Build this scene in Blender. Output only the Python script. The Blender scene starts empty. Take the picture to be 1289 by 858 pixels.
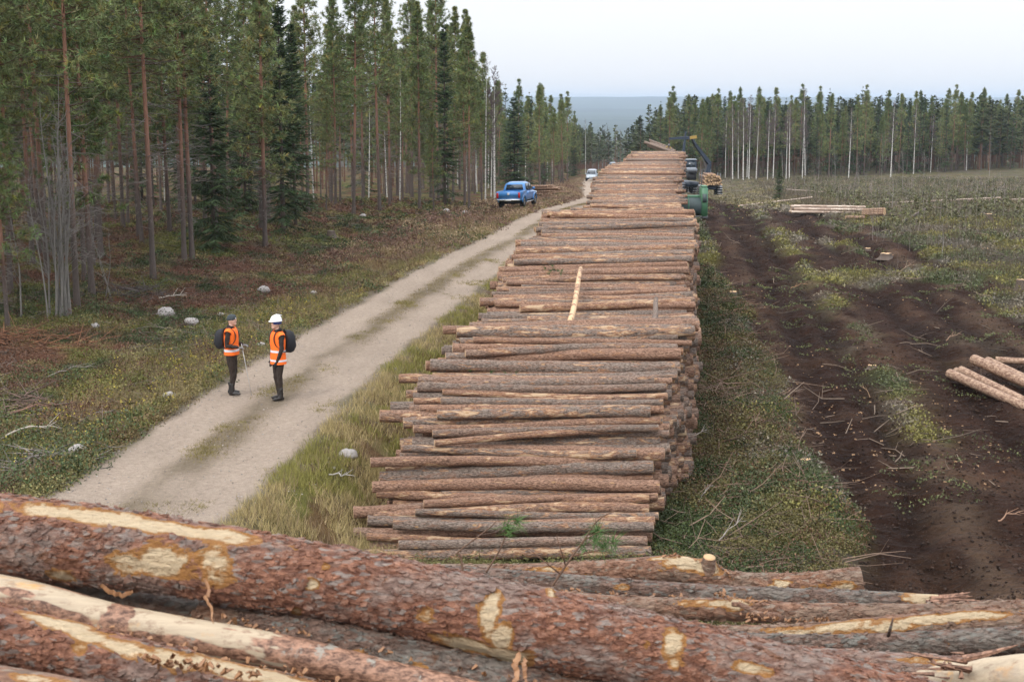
import bpy, math, random
import numpy as np
from mathutils import Vector, Matrix
PI = math.pi
random.seed(7)
SC = bpy.context.scene
COL = SC.collection
# ---------------------------------------------------------------- camera
F_PX = 1790.0            # focal length in photograph pixels (photo is 1289 x 858)
PITCH = math.atan(301.0 / F_PX)
CAM_Z = 6.4
HAZE = 1.25e-4
cam_d = bpy.data.cameras.new('camera')
cam = bpy.data.objects.new('camera', cam_d); COL.objects.link(cam)
cam.location = (0, 0, CAM_Z)
cam.rotation_euler = (PI / 2 - PITCH, 0, 0)
cam_d.sensor_width = 36.0
cam_d.lens = 36.0 * F_PX / 1289.0
cam_d.clip_start = 0.1
cam_d.clip_end = 60000
cam_d.dof.use_dof = True
cam_d.dof.focus_distance = 34.0
cam_d.dof.aperture_fstop = 9.0
SC.camera = cam
# ---------------------------------------------------------------- sky, sun, exposure
SUN_EL, SUN_AZ = math.radians(42), math.radians(215)     # azimuth clockwise from +Y
w = bpy.data.worlds.new('World'); SC.world = w; w.use_nodes = True
nt = w.node_tree; nt.nodes.clear()
out = nt.nodes.new('ShaderNodeOutputWorld'); bg = nt.nodes.new('ShaderNodeBackground')
sky = nt.nodes.new('ShaderNodeTexSky'); sky.sky_type = 'NISHITA'; sky.sun_disc = False
sky.sun_elevation = SUN_EL; sky.sun_rotation = SUN_AZ; sky.dust_density = 2.0
tc = nt.nodes.new('ShaderNodeTexCoord')
mp = nt.nodes.new('ShaderNodeMapping'); mp.inputs['Scale'].default_value = (1, 1, 3.5)
nz = nt.nodes.new('ShaderNodeTexNoise'); nz.inputs['Scale'].default_value = 1.6; nz.inputs['Detail'].default_value = 4
cr = nt.nodes.new('ShaderNodeValToRGB')                 # the overcast deck: bright, faint lavender and blue streaks
cr.color_ramp.elements[0].position = 0.3; cr.color_ramp.elements[0].color = (7.7, 8.0, 8.5, 1)
cr.color_ramp.elements[1].position = 0.7; cr.color_ramp.elements[1].color = (8.5, 8.5, 8.75, 1)
mx = nt.nodes.new('ShaderNodeMixRGB'); mx.inputs[0].default_value = 0.9
nt.links.new(tc.outputs['Generated'], mp.inputs[0]); nt.links.new(mp.outputs[0], nz.inputs['Vector'])
nt.links.new(nz.outputs['Fac'], cr.inputs[0])
# standard overcast luminance: the sky brightens steadily from the horizon to the zenith
sx = nt.nodes.new('ShaderNodeSeparateXYZ'); nt.links.new(tc.outputs['Generated'], sx.inputs[0])
gm = nt.nodes.new('ShaderNodeMath'); gm.operation = 'MAXIMUM'; nt.links.new(sx.outputs[2], gm.inputs[0]); gm.inputs[1].default_value = 0
g2_ = nt.nodes.new('ShaderNodeMath'); g2_.operation = 'MULTIPLY_ADD'; nt.links.new(gm.outputs[0], g2_.inputs[0]); g2_.inputs[1].default_value = 1.7; g2_.inputs[2].default_value = 0.93
vm = nt.nodes.new('ShaderNodeVectorMath'); vm.operation = 'SCALE'; nt.links.new(cr.outputs[0], vm.inputs[0]); nt.links.new(g2_.outputs[0], vm.inputs['Scale'])
nt.links.new(sky.outputs[0], mx.inputs[1]); nt.links.new(vm.outputs[0], mx.inputs[2])
nt.links.new(mx.outputs[0], bg.inputs[0]); bg.inputs[1].default_value = 0.1
nt.links.new(bg.outputs[0], out.inputs[0])
sd = bpy.data.lights.new('sun', 'SUN'); sd.energy = 1.5; sd.angle = math.radians(20); sd.color = (1, .97, .92)
so = bpy.data.objects.new('sun', sd); COL.objects.link(so)
_sdir = Vector((math.sin(SUN_AZ) * math.cos(SUN_EL), math.cos(SUN_AZ) * math.cos(SUN_EL), math.sin(SUN_EL)))
so.rotation_euler = _sdir.to_track_quat('Z', 'Y').to_euler()
SC.view_settings.view_transform = 'Standard'; SC.view_settings.look = 'None'
SC.view_settings.exposure = 0.36; SC.view_settings.gamma = 1.0; SC.view_settings.use_curve_mapping = False
SC.render.engine = 'CYCLES'
SC.cycles.use_denoising = True
SC.cycles.max_bounces = 5; SC.cycles.diffuse_bounces = 2; SC.cycles.glossy_bounces = 2
SC.cycles.transmission_bounces = 3; SC.cycles.transparent_max_bounces = 4; SC.cycles.volume_bounces = 0
SC.cycles.volume_step_rate = 50; SC.cycles.volume_max_steps = 8
SC.cycles.use_adaptive_sampling = True; SC.cycles.adaptive_threshold = 0.02
SC.cycles.caustics_reflective = False; SC.cycles.caustics_refractive = False
SC.cycles.use_fast_gi = False

# ---------------------------------------------------------------- helpers
def ray(px, py):
    a = (px - 644.5) / F_PX; b = (429 - py) / F_PX
    return np.array([a, math.cos(PITCH) + b * math.sin(PITCH), -math.sin(PITCH) + b * math.cos(PITCH)])
def at(px, py, Y):
    d = ray(px, py); return np.array([0, 0, CAM_Z]) + d * (Y / d[1])
def smooth(a, b, x):
    t = np.clip((np.asarray(x, float) - a) / (b - a), 0, 1); return t * t * (3 - 2 * t)
def _hash(i, j, s):
    n = (i * 374761393 + j * 668265263 + s * 974634777) & 0x7fffffff
    n = ((n ^ (n >> 13)) * 1274126177) & 0x7fffffff
    return ((n ^ (n >> 16)) & 0xffff) / 65535.0
def vnoise(x, y, s=0):
    x = np.asarray(x, float); y = np.asarray(y, float)
    i = np.floor(x).astype(np.int64); j = np.floor(y).astype(np.int64)
    fx = x - i; fy = y - j; fx = fx * fx * (3 - 2 * fx); fy = fy * fy * (3 - 2 * fy)
    return (_hash(i, j, s) * (1 - fx) + _hash(i + 1, j, s) * fx) * (1 - fy) + (_hash(i, j + 1, s) * (1 - fx) + _hash(i + 1, j + 1, s) * fx) * fy
def fbm(x, y, s=0, o=4):
    r = 0; a = 1; t = 0
    for k in range(o):
        r = r + a * vnoise(np.asarray(x) * 2 ** k + 17.3 * k, np.asarray(y) * 2 ** k - 9.1 * k, s + k); t += a; a *= .5
    return r / t
def unit(v):
    return v / np.maximum(np.linalg.norm(v, axis=-1, keepdims=True), 1e-9)

class MB:
    """collects triangles and quads, then links them as one mesh object"""
    def __init__(s): s.V = []; s.n = 0; s.F = []; s.M = []; s.C = []; s.R = []
    def add(s, V, F, mat=0, col=(1, 1, 1), rnd=0.0):
        V = np.asarray(V, float).reshape(-1, 3); F = np.asarray(F, np.int64)
        if len(F) == 0: return s
        s.V.append(V); s.F.append(F + s.n); s.n += len(V)
        s.M.append(np.full(len(F), mat) if np.isscalar(mat) else np.asarray(mat))
        c = np.asarray(col, float)
        s.C.append(np.broadcast_to(c, (len(V), 3)).copy()); s.R.append(np.broadcast_to(np.asarray(rnd, float), (len(V),)).copy())
        return s
    def mesh(s, name, mats, smooth=True):
        me = bpy.data.meshes.new(name)
        V = np.concatenate(s.V)
        me.vertices.add(len(V)); me.vertices.foreach_set('co', V.astype(np.float32).ravel())
        L = np.concatenate([f.ravel() for f in s.F]); cnt = np.concatenate([np.full(len(f), f.shape[1]) for f in s.F])
        st = np.concatenate([[0], np.cumsum(cnt)[:-1]])
        me.loops.add(len(L)); me.loops.foreach_set('vertex_index', L.astype(np.int32))
        me.polygons.add(len(cnt)); me.polygons.foreach_set('loop_start', st.astype(np.int32))
        me.polygons.foreach_set('material_index', np.concatenate(s.M).astype(np.int32))
        me.polygons.foreach_set('use_smooth', np.full(len(cnt), smooth))
        for m in mats: me.materials.append(m)
        C = np.concatenate(s.C); ca = me.attributes.new('Col', 'FLOAT_COLOR', 'POINT')
        ca.data.foreach_set('color', np.hstack([C, np.ones((len(C), 1))]).astype(np.float32).ravel())
        ra = me.attributes.new('rnd', 'FLOAT', 'POINT'); ra.data.foreach_set('value', np.concatenate(s.R).astype(np.float32))
        me.update(calc_edges=True); me.validate()
        return me
    def build(s, name, mats, parent=None, smooth=True):
        if not isinstance(mats, (list, tuple)): mats = [mats]
        o = bpy.data.objects.new(name, s.mesh(name, mats, smooth)); COL.objects.link(o)
        if parent is not None: o.parent = parent
        return o
def tag(o, label=None, cat=None, group=None, kind=None):
    if label: o['label'] = label
    if cat: o['category'] = cat
    if group: o['group'] = group
    if kind: o['kind'] = kind
    return o
def empty(name, loc=(0, 0, 0), rz=0.0):
    o = bpy.data.objects.new(name, None); COL.objects.link(o); o.location = loc; o.rotation_euler = (0, 0, rz); o.empty_display_size = .2
    return o
def copy_tree(o, parent=None):
    c = o.copy(); COL.objects.link(c)
    if parent is not None: c.parent = parent
    for ch in KIDS.get(o.name, []): copy_tree(ch, c)
    return c
KIDS = {}
def freeze_kids(*roots):
    for r in roots:
        KIDS[r.name] = [c for c in r.children]
        for c in r.children: freeze_kids(c)

def tube(P, R, n=8, cap=True, ref=None, ry=None, jitter=0, phase=0.0):
    """tube through the points P with radii R (and ry across)"""
    P = np.asarray(P, float); k = len(P); R = np.broadcast_to(np.asarray(R, float), (k,))
    Ry = R if ry is None else np.broadcast_to(np.asarray(ry, float), (k,))
    T = unit(np.gradient(P, axis=0)); U = np.zeros((k, 3))
    u = np.array(ref if ref is not None else ([0, 0, 1.] if abs(T[0][2]) < .9 else [1., 0, 0]), float)
    for i in range(k):
        u = u - T[i] * np.dot(u, T[i]); u = u / max(np.linalg.norm(u), 1e-9); U[i] = u
    W = np.cross(T, U)
    a = np.arange(n) * 2 * PI / n + phase
    V = P[:, None, :] + U[:, None, :] * (np.cos(a)[None, :, None] * R[:, None, None]) + W[:, None, :] * (np.sin(a)[None, :, None] * Ry[:, None, None])
    V = V.reshape(-1, 3)
    i = np.arange(k - 1)[:, None] * n; j = np.arange(n)[None, :]; j2 = (j + 1) % n
    F = np.stack([i + j, i + j2, i + n + j2, i + n + j], -1).reshape(-1, 4)
    tri = np.zeros((0, 3), int)
    if cap:
        V = np.vstack([V, P[0], P[-1]]); c0 = k * n; jj = np.arange(n)
        tri = np.vstack([np.stack([np.full(n, c0), (jj + 1) % n, jj], -1), np.stack([np.full(n, c0 + 1), (k - 1) * n + jj, (k - 1) * n + (jj + 1) % n], -1)])
    return V, F, tri
def add_tube(mb, P, R, n=8, mat=0, col=(1, 1, 1), cap=True, capmat=None, rnd=0, **kw):
    V, F, T = tube(P, R, n, cap, **kw); b = mb.n
    mb.add(V, F, mat, col, rnd)
    if cap and len(T):
        mb.V.append(np.zeros((0, 3))); mb.F.append(T + b); mb.M.append(np.full(len(T), mat if capmat is None else capmat)); mb.C.append(np.zeros((0, 3))); mb.R.append(np.zeros(0))
    return mb
def sticks(A, B, ra, rb, n=3):
    """N tapered prisms from A to B"""
    A = np.asarray(A, float); B = np.asarray(B, float); N = len(A)
    ra = np.broadcast_to(ra, (N,)); rb = np.broadcast_to(rb, (N,))
    T = unit(B - A); ref = np.where(np.abs(T[:, 2:3]) < .8, np.array([[0, 0, 1.]]), np.array([[1., 0, 0]]))
    U = unit(np.cross(T, ref)); W = np.cross(T, U); a = np.arange(n) * 2 * PI / n
    o = U[:, None] * np.cos(a)[None, :, None] + W[:, None] * np.sin(a)[None, :, None]
    V = np.concatenate([A[:, None] + o * ra[:, None, None], B[:, None] + o * rb[:, None, None]], 1)
    b = (np.arange(N) * 2 * n)[:, None, None]; j = np.arange(n); q = np.stack([j, (j + 1) % n, n + (j + 1) % n, n + j], -1)[None]
    return V.reshape(-1, 3), (b + q).reshape(-1, 4)
def blades(P, D, L, W, rng):
    """one triangle each: base at P, tip along D"""
    P = np.asarray(P, float); N = len(P); D = unit(D); r = unit(np.cross(D, rng.normal(size=(N, 3))))
    L = np.broadcast_to(L, (N,)); W = np.broadcast_to(W, (N,))
    V = np.stack([P - r * W[:, None] / 2, P + r * W[:, None] / 2, P + D * L[:, None]], 1)
    return V.reshape(-1, 3), np.arange(3 * N).reshape(-1, 3)
def box(mb, c, s, mat=0, col=(1, 1, 1), rot=None, bev=0.0, taper=(1, 1)):
    """box with chamfered vertical edges; s full sizes; taper scales the top"""
    x, y, z = np.array(s, float) / 2; b = min(bev, x * .9, y * .9)
    pts = [(-x + b, -y), (x - b, -y), (x, -y + b), (x, y - b), (x - b, y), (-x + b, y), (-x, y - b), (-x, -y + b)] if b > 0 else [(-x, -y), (x, -y), (x, y), (-x, y)]
    n = len(pts); p = np.array(pts)
    rings = [(-z, 1 - b / x if b else 1), (-z + b, 1), (z - b, 1), (z, 1 - b / x if b else 1)] if b > 0 else [(-z, 1), (z, 1)]
    V = []
    for zz, sc in rings:
        t = (zz + z) / (2 * z); V.append(np.column_stack([p[:, 0] * sc * (1 + (taper[0] - 1) * t), p[:, 1] * sc * (1 + (taper[1] - 1) * t), np.full(n, zz)]))
    V = np.vstack(V); k = len(rings)
    i = np.arange(k - 1)[:, None] * n; j = np.arange(n)[None]; F = np.stack([i + j, i + (j + 1) % n, i + n + (j + 1) % n, i + n + j], -1).reshape(-1, 4)
    if rot is not None: V = V @ np.array(rot).T
    V = V + np.array(c); bb = mb.n
    mb.add(V, F, mat, col)
    z3 = np.zeros((0, 3))
    for f in (np.arange(n)[::-1][None], (np.arange(n) + (k - 1) * n)[None]):
        mb.V.append(z3); mb.F.append(f + bb); mb.M.append(np.array([mat])); mb.C.append(z3); mb.R.append(np.zeros(0))
    return mb
def ellipsoid(mb, c, r, n=12, m=8, mat=0, col=(1, 1, 1), rough=0, rng=None, rot=None):
    th = np.linspace(0, PI, m + 1)[1:-1]; a = np.arange(n) * 2 * PI / n
    V = np.stack([np.outer(np.sin(th), np.cos(a)), np.outer(np.sin(th), np.sin(a)), np.outer(np.cos(th), np.ones(n))], -1).reshape(-1, 3)
    V = np.vstack([V, [0, 0, 1], [0, 0, -1]])
    if rough: V = V * (1 + rough * (rng.random((len(V), 1)) - .5) * 2)
    V = V * np.array(r)
    if rot is not None: V = V @ np.array(rot).T
    k = m - 1; i = np.arange(k - 1)[:, None] * n; j = np.arange(n)[None]
    F = np.stack([i + j, i + n + j, i + n + (j + 1) % n, i + (j + 1) % n], -1).reshape(-1, 4); b = mb.n
    mb.add(V + np.array(c), F, mat, col); jj = np.arange(n); t = k * n
    T = np.vstack([np.stack([np.full(n, t), jj, (jj + 1) % n], -1), np.stack([np.full(n, t + 1), (k - 1) * n + (jj + 1) % n, (k - 1) * n + jj], -1)])
    mb.V.append(np.zeros((0, 3))); mb.F.append(T + b); mb.M.append(np.full(len(T), mat)); mb.C.append(np.zeros((0, 3))); mb.R.append(np.zeros(0))
    return mb
def Rz(a): c, s = math.cos(a), math.sin(a); return np.array([[c, -s, 0], [s, c, 0], [0, 0, 1]])
def Ry_(a): c, s = math.cos(a), math.sin(a); return np.array([[c, 0, s], [0, 1, 0], [-s, 0, c]])
def Rx_(a): c, s = math.cos(a), math.sin(a); return np.array([[1, 0, 0], [0, c, -s], [0, s, c]])

# ---------------------------------------------------------------- materials
class NT:
    def __init__(s, name):
        s.m = bpy.data.materials.new(name); s.m.use_nodes = True; s.t = s.m.node_tree; s.b = s.t.nodes['Principled BSDF']
    def n(s, typ, **kw):
        nd = s.t.nodes.new('ShaderNode' + typ)
        for k, v in kw.items():
            if k in nd.inputs: s.put(nd.inputs[k], v)
            else: setattr(nd, k, v)
        return nd
    def put(s, sock, v):
        if hasattr(v, 'is_output'): s.t.links.new(v, sock)
        else: sock.default_value = v
    def math(s, op, a, b=0.0, c=0.0, clamp=False):
        nd = s.t.nodes.new('ShaderNodeMath'); nd.operation = op; nd.use_clamp = clamp
        s.put(nd.inputs[0], a); s.put(nd.inputs[1], b); s.put(nd.inputs[2], c); return nd.outputs[0]
    def mix(s, f, a, b, mode='MIX'):
        nd = s.t.nodes.new('ShaderNodeMixRGB'); nd.blend_type = mode
        for i, v in enumerate((f, a, b)):
            if isinstance(v, tuple) and len(v) == 3: v = (*v, 1)
            s.put(nd.inputs[i], v)
        return nd.outputs[0]
    def ss(s, x, lo, hi):
        nd = s.t.nodes.new('ShaderNodeMapRange'); nd.interpolation_type = 'SMOOTHSTEP'
        s.put(nd.inputs[0], x); nd.inputs[1].default_value = lo; nd.inputs[2].default_value = hi; return nd.outputs[0]
    def noise(s, vec, scale, detail=3, rough=.55, dist=0.0):
        nd = s.t.nodes.new('ShaderNodeTexNoise'); s.put(nd.inputs['Vector'], vec); nd.inputs['Scale'].default_value = scale
        nd.inputs['Detail'].default_value = detail; nd.inputs['Roughness'].default_value = rough; nd.inputs['Distortion'].default_value = dist
        return nd.outputs['Fac']
    def voro(s, vec, scale, feature='F1', out='Distance'):
        nd = s.t.nodes.new('ShaderNodeTexVoronoi'); nd.feature = feature; s.put(nd.inputs['Vector'], vec); nd.inputs['Scale'].default_value = scale
        return nd.outputs[out]
    def vec(s, which='Object', scale=(1, 1, 1), off=None):
        t = s.t.nodes.new('ShaderNodeTexCoord').outputs[which]
        m = s.t.nodes.new('ShaderNodeMapping'); m.inputs['Scale'].default_value = scale; s.t.links.new(t, m.inputs[0])
        if off is not None: s.t.links.new(off, m.inputs['Location'])
        return m.outputs[0]
    def attr(s, name, out='Fac'):
        a = s.t.nodes.new('ShaderNodeAttribute'); a.attribute_name = name; return a.outputs[out]
    def bump(s, h, strength=.5, dist=.02):
        b = s.t.nodes.new('ShaderNodeBump'); b.inputs['Strength'].default_value = strength; b.inputs['Distance'].default_value = dist
        s.put(b.inputs['Height'], h); s.t.links.new(b.outputs[0], s.b.inputs['Normal'])
    def set(s, col=None, rough=None, **kw):
        if col is not None: s.put(s.b.inputs['Base Color'], (*col, 1) if isinstance(col, tuple) and len(col) == 3 else col)
        if rough is not None: s.put(s.b.inputs['Roughness'], rough)
        for k, v in kw.items(): s.put(s.b.inputs[k.replace('_', ' ')], v)
        return s.m
def simple(name, col, rough=.7, metal=0.0, var=.12, scale=6.0, bump=0.0, **kw):
    t = NT(name); v = t.vec(); f = t.noise(v, scale, 4)
    c = t.mix(f, tuple(x * (1 - var) for x in col), tuple(min(1, x * (1 + var)) for x in col))
    if bump: t.bump(t.noise(v, scale * 6, 3), bump, .01)
    return t.set(c, rough, Metallic=metal, **kw)

# foliage: colour of each leaf or needle tuft is its own (attribute), objects differ a little
def foliage(name, sat=1.0, rough=.6, spec=.25, trans=0.0):
    t = NT(name); c = t.attr('Col', 'Color'); r = t.t.nodes.new('ShaderNodeObjectInfo').outputs['Random']
    k = t.math('MULTIPLY_ADD', r, .5, .78); cc = t.mix(1.0, c, t.t.nodes.new('ShaderNodeCombineXYZ').outputs[0], 'MULTIPLY')
    cx = t.t.nodes[-1] if False else [n for n in t.t.nodes if n.type == 'COMBXYZ'][0]
    t.put(cx.inputs[0], k); t.put(cx.inputs[1], t.math('MULTIPLY_ADD', r, .36, .85)); t.put(cx.inputs[2], k)
    return t.set(cc, rough, Specular_IOR_Level=spec)
M_FOL = foliage('foliage')
M_TRUNK = (lambda t: t.set(t.mix(t.noise(t.vec(scale=(9, 9, 2.2)), 3.0, 4), t.mix(1.0, t.attr('Col', 'Color'), (.6, .6, .62), 'MULTIPLY'), t.mix(1.0, t.attr('Col', 'Color'), (1.35, 1.3, 1.25), 'MULTIPLY')), .85, Specular_IOR_Level=.2) and (t.bump(t.noise(t.vec(scale=(9, 9, 2.2)), 6.0, 3), .6, .03) or t.m))(NT('tree bark'))
def _birch():
    t = NT('birch bark'); v = t.vec(scale=(2, 2, 9)); n = t.noise(v, 2.5, 4, .6)
    m = t.ss(n, .52, .6); t.set(t.mix(m, t.mix(t.noise(t.vec(), 2, 3), (.52, .50, .46), (.78, .76, .72)), (.06, .05, .045)), .75); return t.m
M_BIRCH = _birch()

def bark_log(name, grey=.5):
    """logs of the long stack: grey-brown and red-brown bark with pale scraped scars, darker knots"""
    t = NT(name); oc = t.t.nodes.new('ShaderNodeSeparateColor'); t.t.links.new(t.t.nodes.new('ShaderNodeObjectInfo').outputs['Color'], oc.inputs[0]); rn = t.attr('rnd')
    tone = t.math('FRACT', t.math('ADD', oc.outputs[0], rn)); scar = t.math('FRACT', t.math('MULTIPLY_ADD', rn, 7.31, oc.outputs[1])); r = t.math('FRACT', t.math('MULTIPLY_ADD', rn, 3.17, oc.outputs[2])); off = t.t.nodes.new('ShaderNodeCombineXYZ'); t.put(off.inputs[0], t.math('MULTIPLY', r, 171.0)); t.put(off.inputs[1], t.math('MULTIPLY', r, 57.0))
    v = t.vec(scale=(1, 1, 1), off=off.outputs[0]); vl = t.vec(scale=(.55, 2.6, 2.6), off=off.outputs[0]); vp = t.vec(scale=(1.0, 3.2, 3.2), off=off.outputs[0])
    big = t.noise(vl, 1.3, 3); fine = t.noise(vp, 19, 5, .72); med = t.noise(vp, 4.5, 3, .6)
    g = t.mix(t.ss(fine, .34, .66), (.070, .049, .039), (.38, .30, .245)); b = t.mix(t.ss(fine, .34, .66), (.095, .050, .034), (.52, .315, .215))
    f = t.ss(t.math('ADD', t.math('MULTIPLY', big, .8), t.math('MULTIPLY_ADD', tone, .8, -.40)), .22, .62)
    c = t.mix(f, g, b)
    c = t.mix(t.math('MULTIPLY', t.ss(med, .5, .7), .6), c, (.27, .14, .09))
    # scraped scars, long along the log
    vs = t.vec(scale=(.9, 3.6, 3.6), off=off.outputs[0]); s1 = t.noise(vs, 3.1, 6, .68, .6)
    th = t.math('ADD', s1, t.math('MULTIPLY_ADD', scar, .17, -.060))
    c = t.mix(t.ss(th, .575, .64), c, (.38, .19, .10)); c = t.mix(t.ss(th, .63, .68), c, t.mix(fine, (.52, .34, .20), (.70, .53, .36)))
    # knots
    kn = t.voro(t.vec(scale=(1.2, 2.6, 2.6), off=off.outputs[0]), 2.2); c = t.mix(t.ss(kn, .13, .07), c, (.45, .27, .14))
    t.bump(t.math('ADD', fine, med), 1.0, .05)
    return t.set(c, .82, Specular_IOR_Level=.25)
M_LOG = bark_log('log bark')
def _end():
    t = NT('cut wood end'); v = t.vec(); r = t.t.nodes.new('ShaderNodeObjectInfo').outputs['Random']
    n = t.noise(v, 9, 4); sp = t.t.nodes.new('ShaderNodeSeparateXYZ'); t.put(sp.inputs[0], v)
    rad = t.math('SQRT', t.math('ADD', t.math('POWER', sp.outputs[1], 2.0), t.math('POWER', sp.outputs[2], 2.0)))
    ring = t.math('SINE', t.math('MULTIPLY', t.math('ADD', rad, t.math('MULTIPLY', n, .012)), 620.0))
    c = t.mix(n, (.40, .25, .14), (.60, .42, .25)); c = t.mix(t.math('MULTIPLY_ADD', ring, .12, .12), c, (.28, .15, .07))
    return t.set(c, .8)
M_END = _end()
# ================================================================ terrain
def _table(ys, vs, sig):
    g = np.arange(-60, 700, .5); v = np.interp(g, ys, vs); k = np.exp(-.5 * (np.arange(-40, 41) * .5 / sig) ** 2); k /= k.sum()
    vp = np.concatenate([np.full(40, v[0]) + (np.arange(-40, 0)) * (v[1] - v[0]), v, np.full(40, v[-1]) + np.arange(1, 41) * (v[-1] - v[-2])])
    return g, np.convolve(vp, k, 'valid')
_rg, _rv = _table([-60, 5, 15, 23, 32, 42, 58, 70, 90, 103, 130, 224, 392, 700], [-13.5, -7.9, -6.8, -5.85, -5.1, -3.8, -1.5, .75, 3.3, 5.2, 8.0, 12.8, 27.5, 70], 3)
def road_c(Y): return np.interp(Y, _rg, _rv)
_pg, _pv = _table([-60, 23.5, 26, 28, 35, 45, 73, 78, 132, 400, 700], [-1.2, 2.45, 3.1, 3.7, 4.45, 5.85, 8.5, 9.05, 15.6, 48, 90], 1.2)
def pile_r(Y): return np.interp(Y, _pg, _pv)
_lg, _lv = _table([-60, 78, 92, 155, 224, 392, 700], [0, 0, -.4, -3.4, -5.8, -11.6, -27], 5)
_qg, _qv = _table([-60, 78, 92, 140, 180, 220, 250, 330, 700], [0, 0, -.35, -2.7, -5.2, -6.3, -6.9, -7.3, -22], 5)
def prof(Y, g, v):
    Y = np.asarray(Y, float); a = np.interp(Y, g, v)
    far = np.interp(Y, [700, 1000, 1600, 3000, 4500, 7500, 10000, 14000, 20000], [v[-1], -40, -66, -85, -66, -10, 40, 30, 0])
    return np.where(Y > 699, far, a)
def mud_mask(x, y):
    o = x - pile_r(y)
    w = np.interp(y, [0, 20, 50, 62, 75, 90, 110, 150, 165], [20, 20, 12.5, 12.0, 11.5, 9.5, 4.8, 3.0, 0])
    nn = (fbm(x * .35, y * .2, 5, 4) - .5) * 3.2
    s = np.interp(y, [0, 24, 30, 60, 150], [3.2, 3.1, 2.3, 1.5, 1.0])
    m = smooth(-.4, .5, o - s + nn * .5) * smooth(.6, -.6, (o - w) + nn)
    gaps = smooth(.58, .66, fbm(x * .45 + 3, y * .14, 9, 4)) * smooth(34, 60, y) * smooth(3.5, 6, o)
    strip = np.exp(-((o - 5.2 + .25 * nn) / .55) ** 2) * smooth(.35, .55, fbm(x * .5, y * .35, 21, 3)) * smooth(24, 30, y)
    return np.clip(m * (1 - gaps) * (1 - .8 * strip), 0, 1)
def height(x, y):
    x = np.asarray(x, float); y = np.asarray(y, float)
    d = x - road_c(y); t = smooth(0, 4, x - pile_r(y) + 4.8)
    near = smooth(480, 420, y)
    z = prof(y, _lg, _lv) * (1 - t) + prof(y, _qg, _qv) * t
    Rr = np.interp(y, [-60, 45, 60, 80, 110], [.9, .9, .55, .3, .25])
    drop = smooth(1.9, 4.0, d) * Rr + smooth(-1.9, -3.6, d) * .32
    road = smooth(2.5, 1.6, np.abs(d)) * near
    wild = .34 * (fbm(x * .28, y * .28, 1, 4) - .5) + .20 * (fbm(x * 1.1, y * 1.1, 2, 3) - .5) + .09 * (fbm(x * 3.5, y * 3.5, 2, 2) - .5)
    z = z - drop * near + wild * (1 - road) * near
    z = z + road * (.03 * np.exp(-(d / .45) ** 2) - .035 * np.exp(-((np.abs(d) - .8) / .32) ** 2))
    # the forest floor rises a little away from the road on the left, and a brown bank beside it far on
    z = z + near * .5 * smooth(6, 16, -d) * smooth(20, 45, y)
    z = z + near * .9 * smooth(1.7, 3.6, -d) * smooth(7.5, 4.5, -d) * smooth(112, 128, y) * smooth(215, 150, y)
    o = x - pile_r(y); m = mud_mask(x, y) * near
    rut = sum(np.exp(-((o - c - .35 * (fbm(y * .06, c + 0 * y, 3, 2) - .5)) / .38) ** 2) for c in (3.3, 5.4 - 1.0, 7.2, 8.9, 11.2, 13.0))
    ridge = sum(np.exp(-((o - c) / .4) ** 2) for c in (2.6, 5.3, 8.05, 10.0, 12.1))
    z = z + m * (-.22 * rut + .06 * ridge - .05 + .20 * (fbm(x * 2.6, y * 4.2, 8, 5) - .5) + .10 * np.abs(np.sin(y * 2 * PI / .42 + 2 * fbm(x, y * .3, 4, 2))) * np.minimum(rut, 1))
    # ridges of the far hills
    far = smooth(2500, 6000, y)
    z = z + far * (85 * (fbm(x / 2600 + 3, y / 1500, 11, 5) - .5) * smooth(20000, 8000, y)) + smooth(1000, 2500, y) * (1 - far) * 18 * (fbm(x / 700, y / 500, 13, 3) - .5)
    return z
PAL = dict(moss=(.118, .112, .032), yel=(.20, .16, .07), heath=(.130, .062, .040), dark=(.048, .058, .024), tan=(.20, .165, .105), grey=(.12, .105, .09))
def veg_mix(x, y):
    """which ground cover grows where: colour of the cover at (x, y)"""
    x = np.asarray(x, float); y = np.asarray(y, float); d = x - road_c(y)
    P = {k: np.array(v) for k, v in PAL.items()}
    a = fbm(x * .33, y * .33, 31, 4)[..., None]; b = fbm(x * .55 + 9, y * .55, 32, 4)[..., None]; c = fbm(x * 1.3, y * 1.3, 33, 3)[..., None]
    left = smooth(.5, -1.5, d)[..., None]; o = x - pile_r(y)
    L = P['heath'] * (1 - smooth(.46, .60, a)) + P['moss'] * smooth(.46, .60, a)
    L = L * (1 - smooth(.55, .66, b)) + P['dark'] * smooth(.55, .66, b)
    L = L * (1 - .8 * smooth(.60, .70, c)) + P['yel'] * .8 * smooth(.60, .70, c)
    nearroad = (smooth(4.6, 1.9, np.abs(d)))[..., None]
    Y_ = P['yel'] * (1 - smooth(.5, .62, b)) + P['moss'] * 1.15 * smooth(.5, .62, b)
    Y_ = Y_ * (1 - .7 * smooth(.55, .65, c)) + P['heath'] * .7 * smooth(.55, .65, c)
    L = L * (1 - .8 * nearroad) + Y_ * .8 * nearroad
    R = P['dark'] * 1.15 * (1 - smooth(.45, .6, a)) + P['moss'] * smooth(.45, .6, a)
    R = R * (1 - .75 * smooth(.5, .62, b)) + P['grey'] * .75 * smooth(.5, .62, b)
    fr = smooth(75, 120, y)[..., None]; R = R * (1 - .45 * fr) + P['tan'] * .75 * .45 * fr
    t = smooth(-4.6, -1.5, o)[..., None]; mid = Y_
    return np.where(d[..., None] < 0, L, mid * (1 - t) + R * t)
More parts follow.
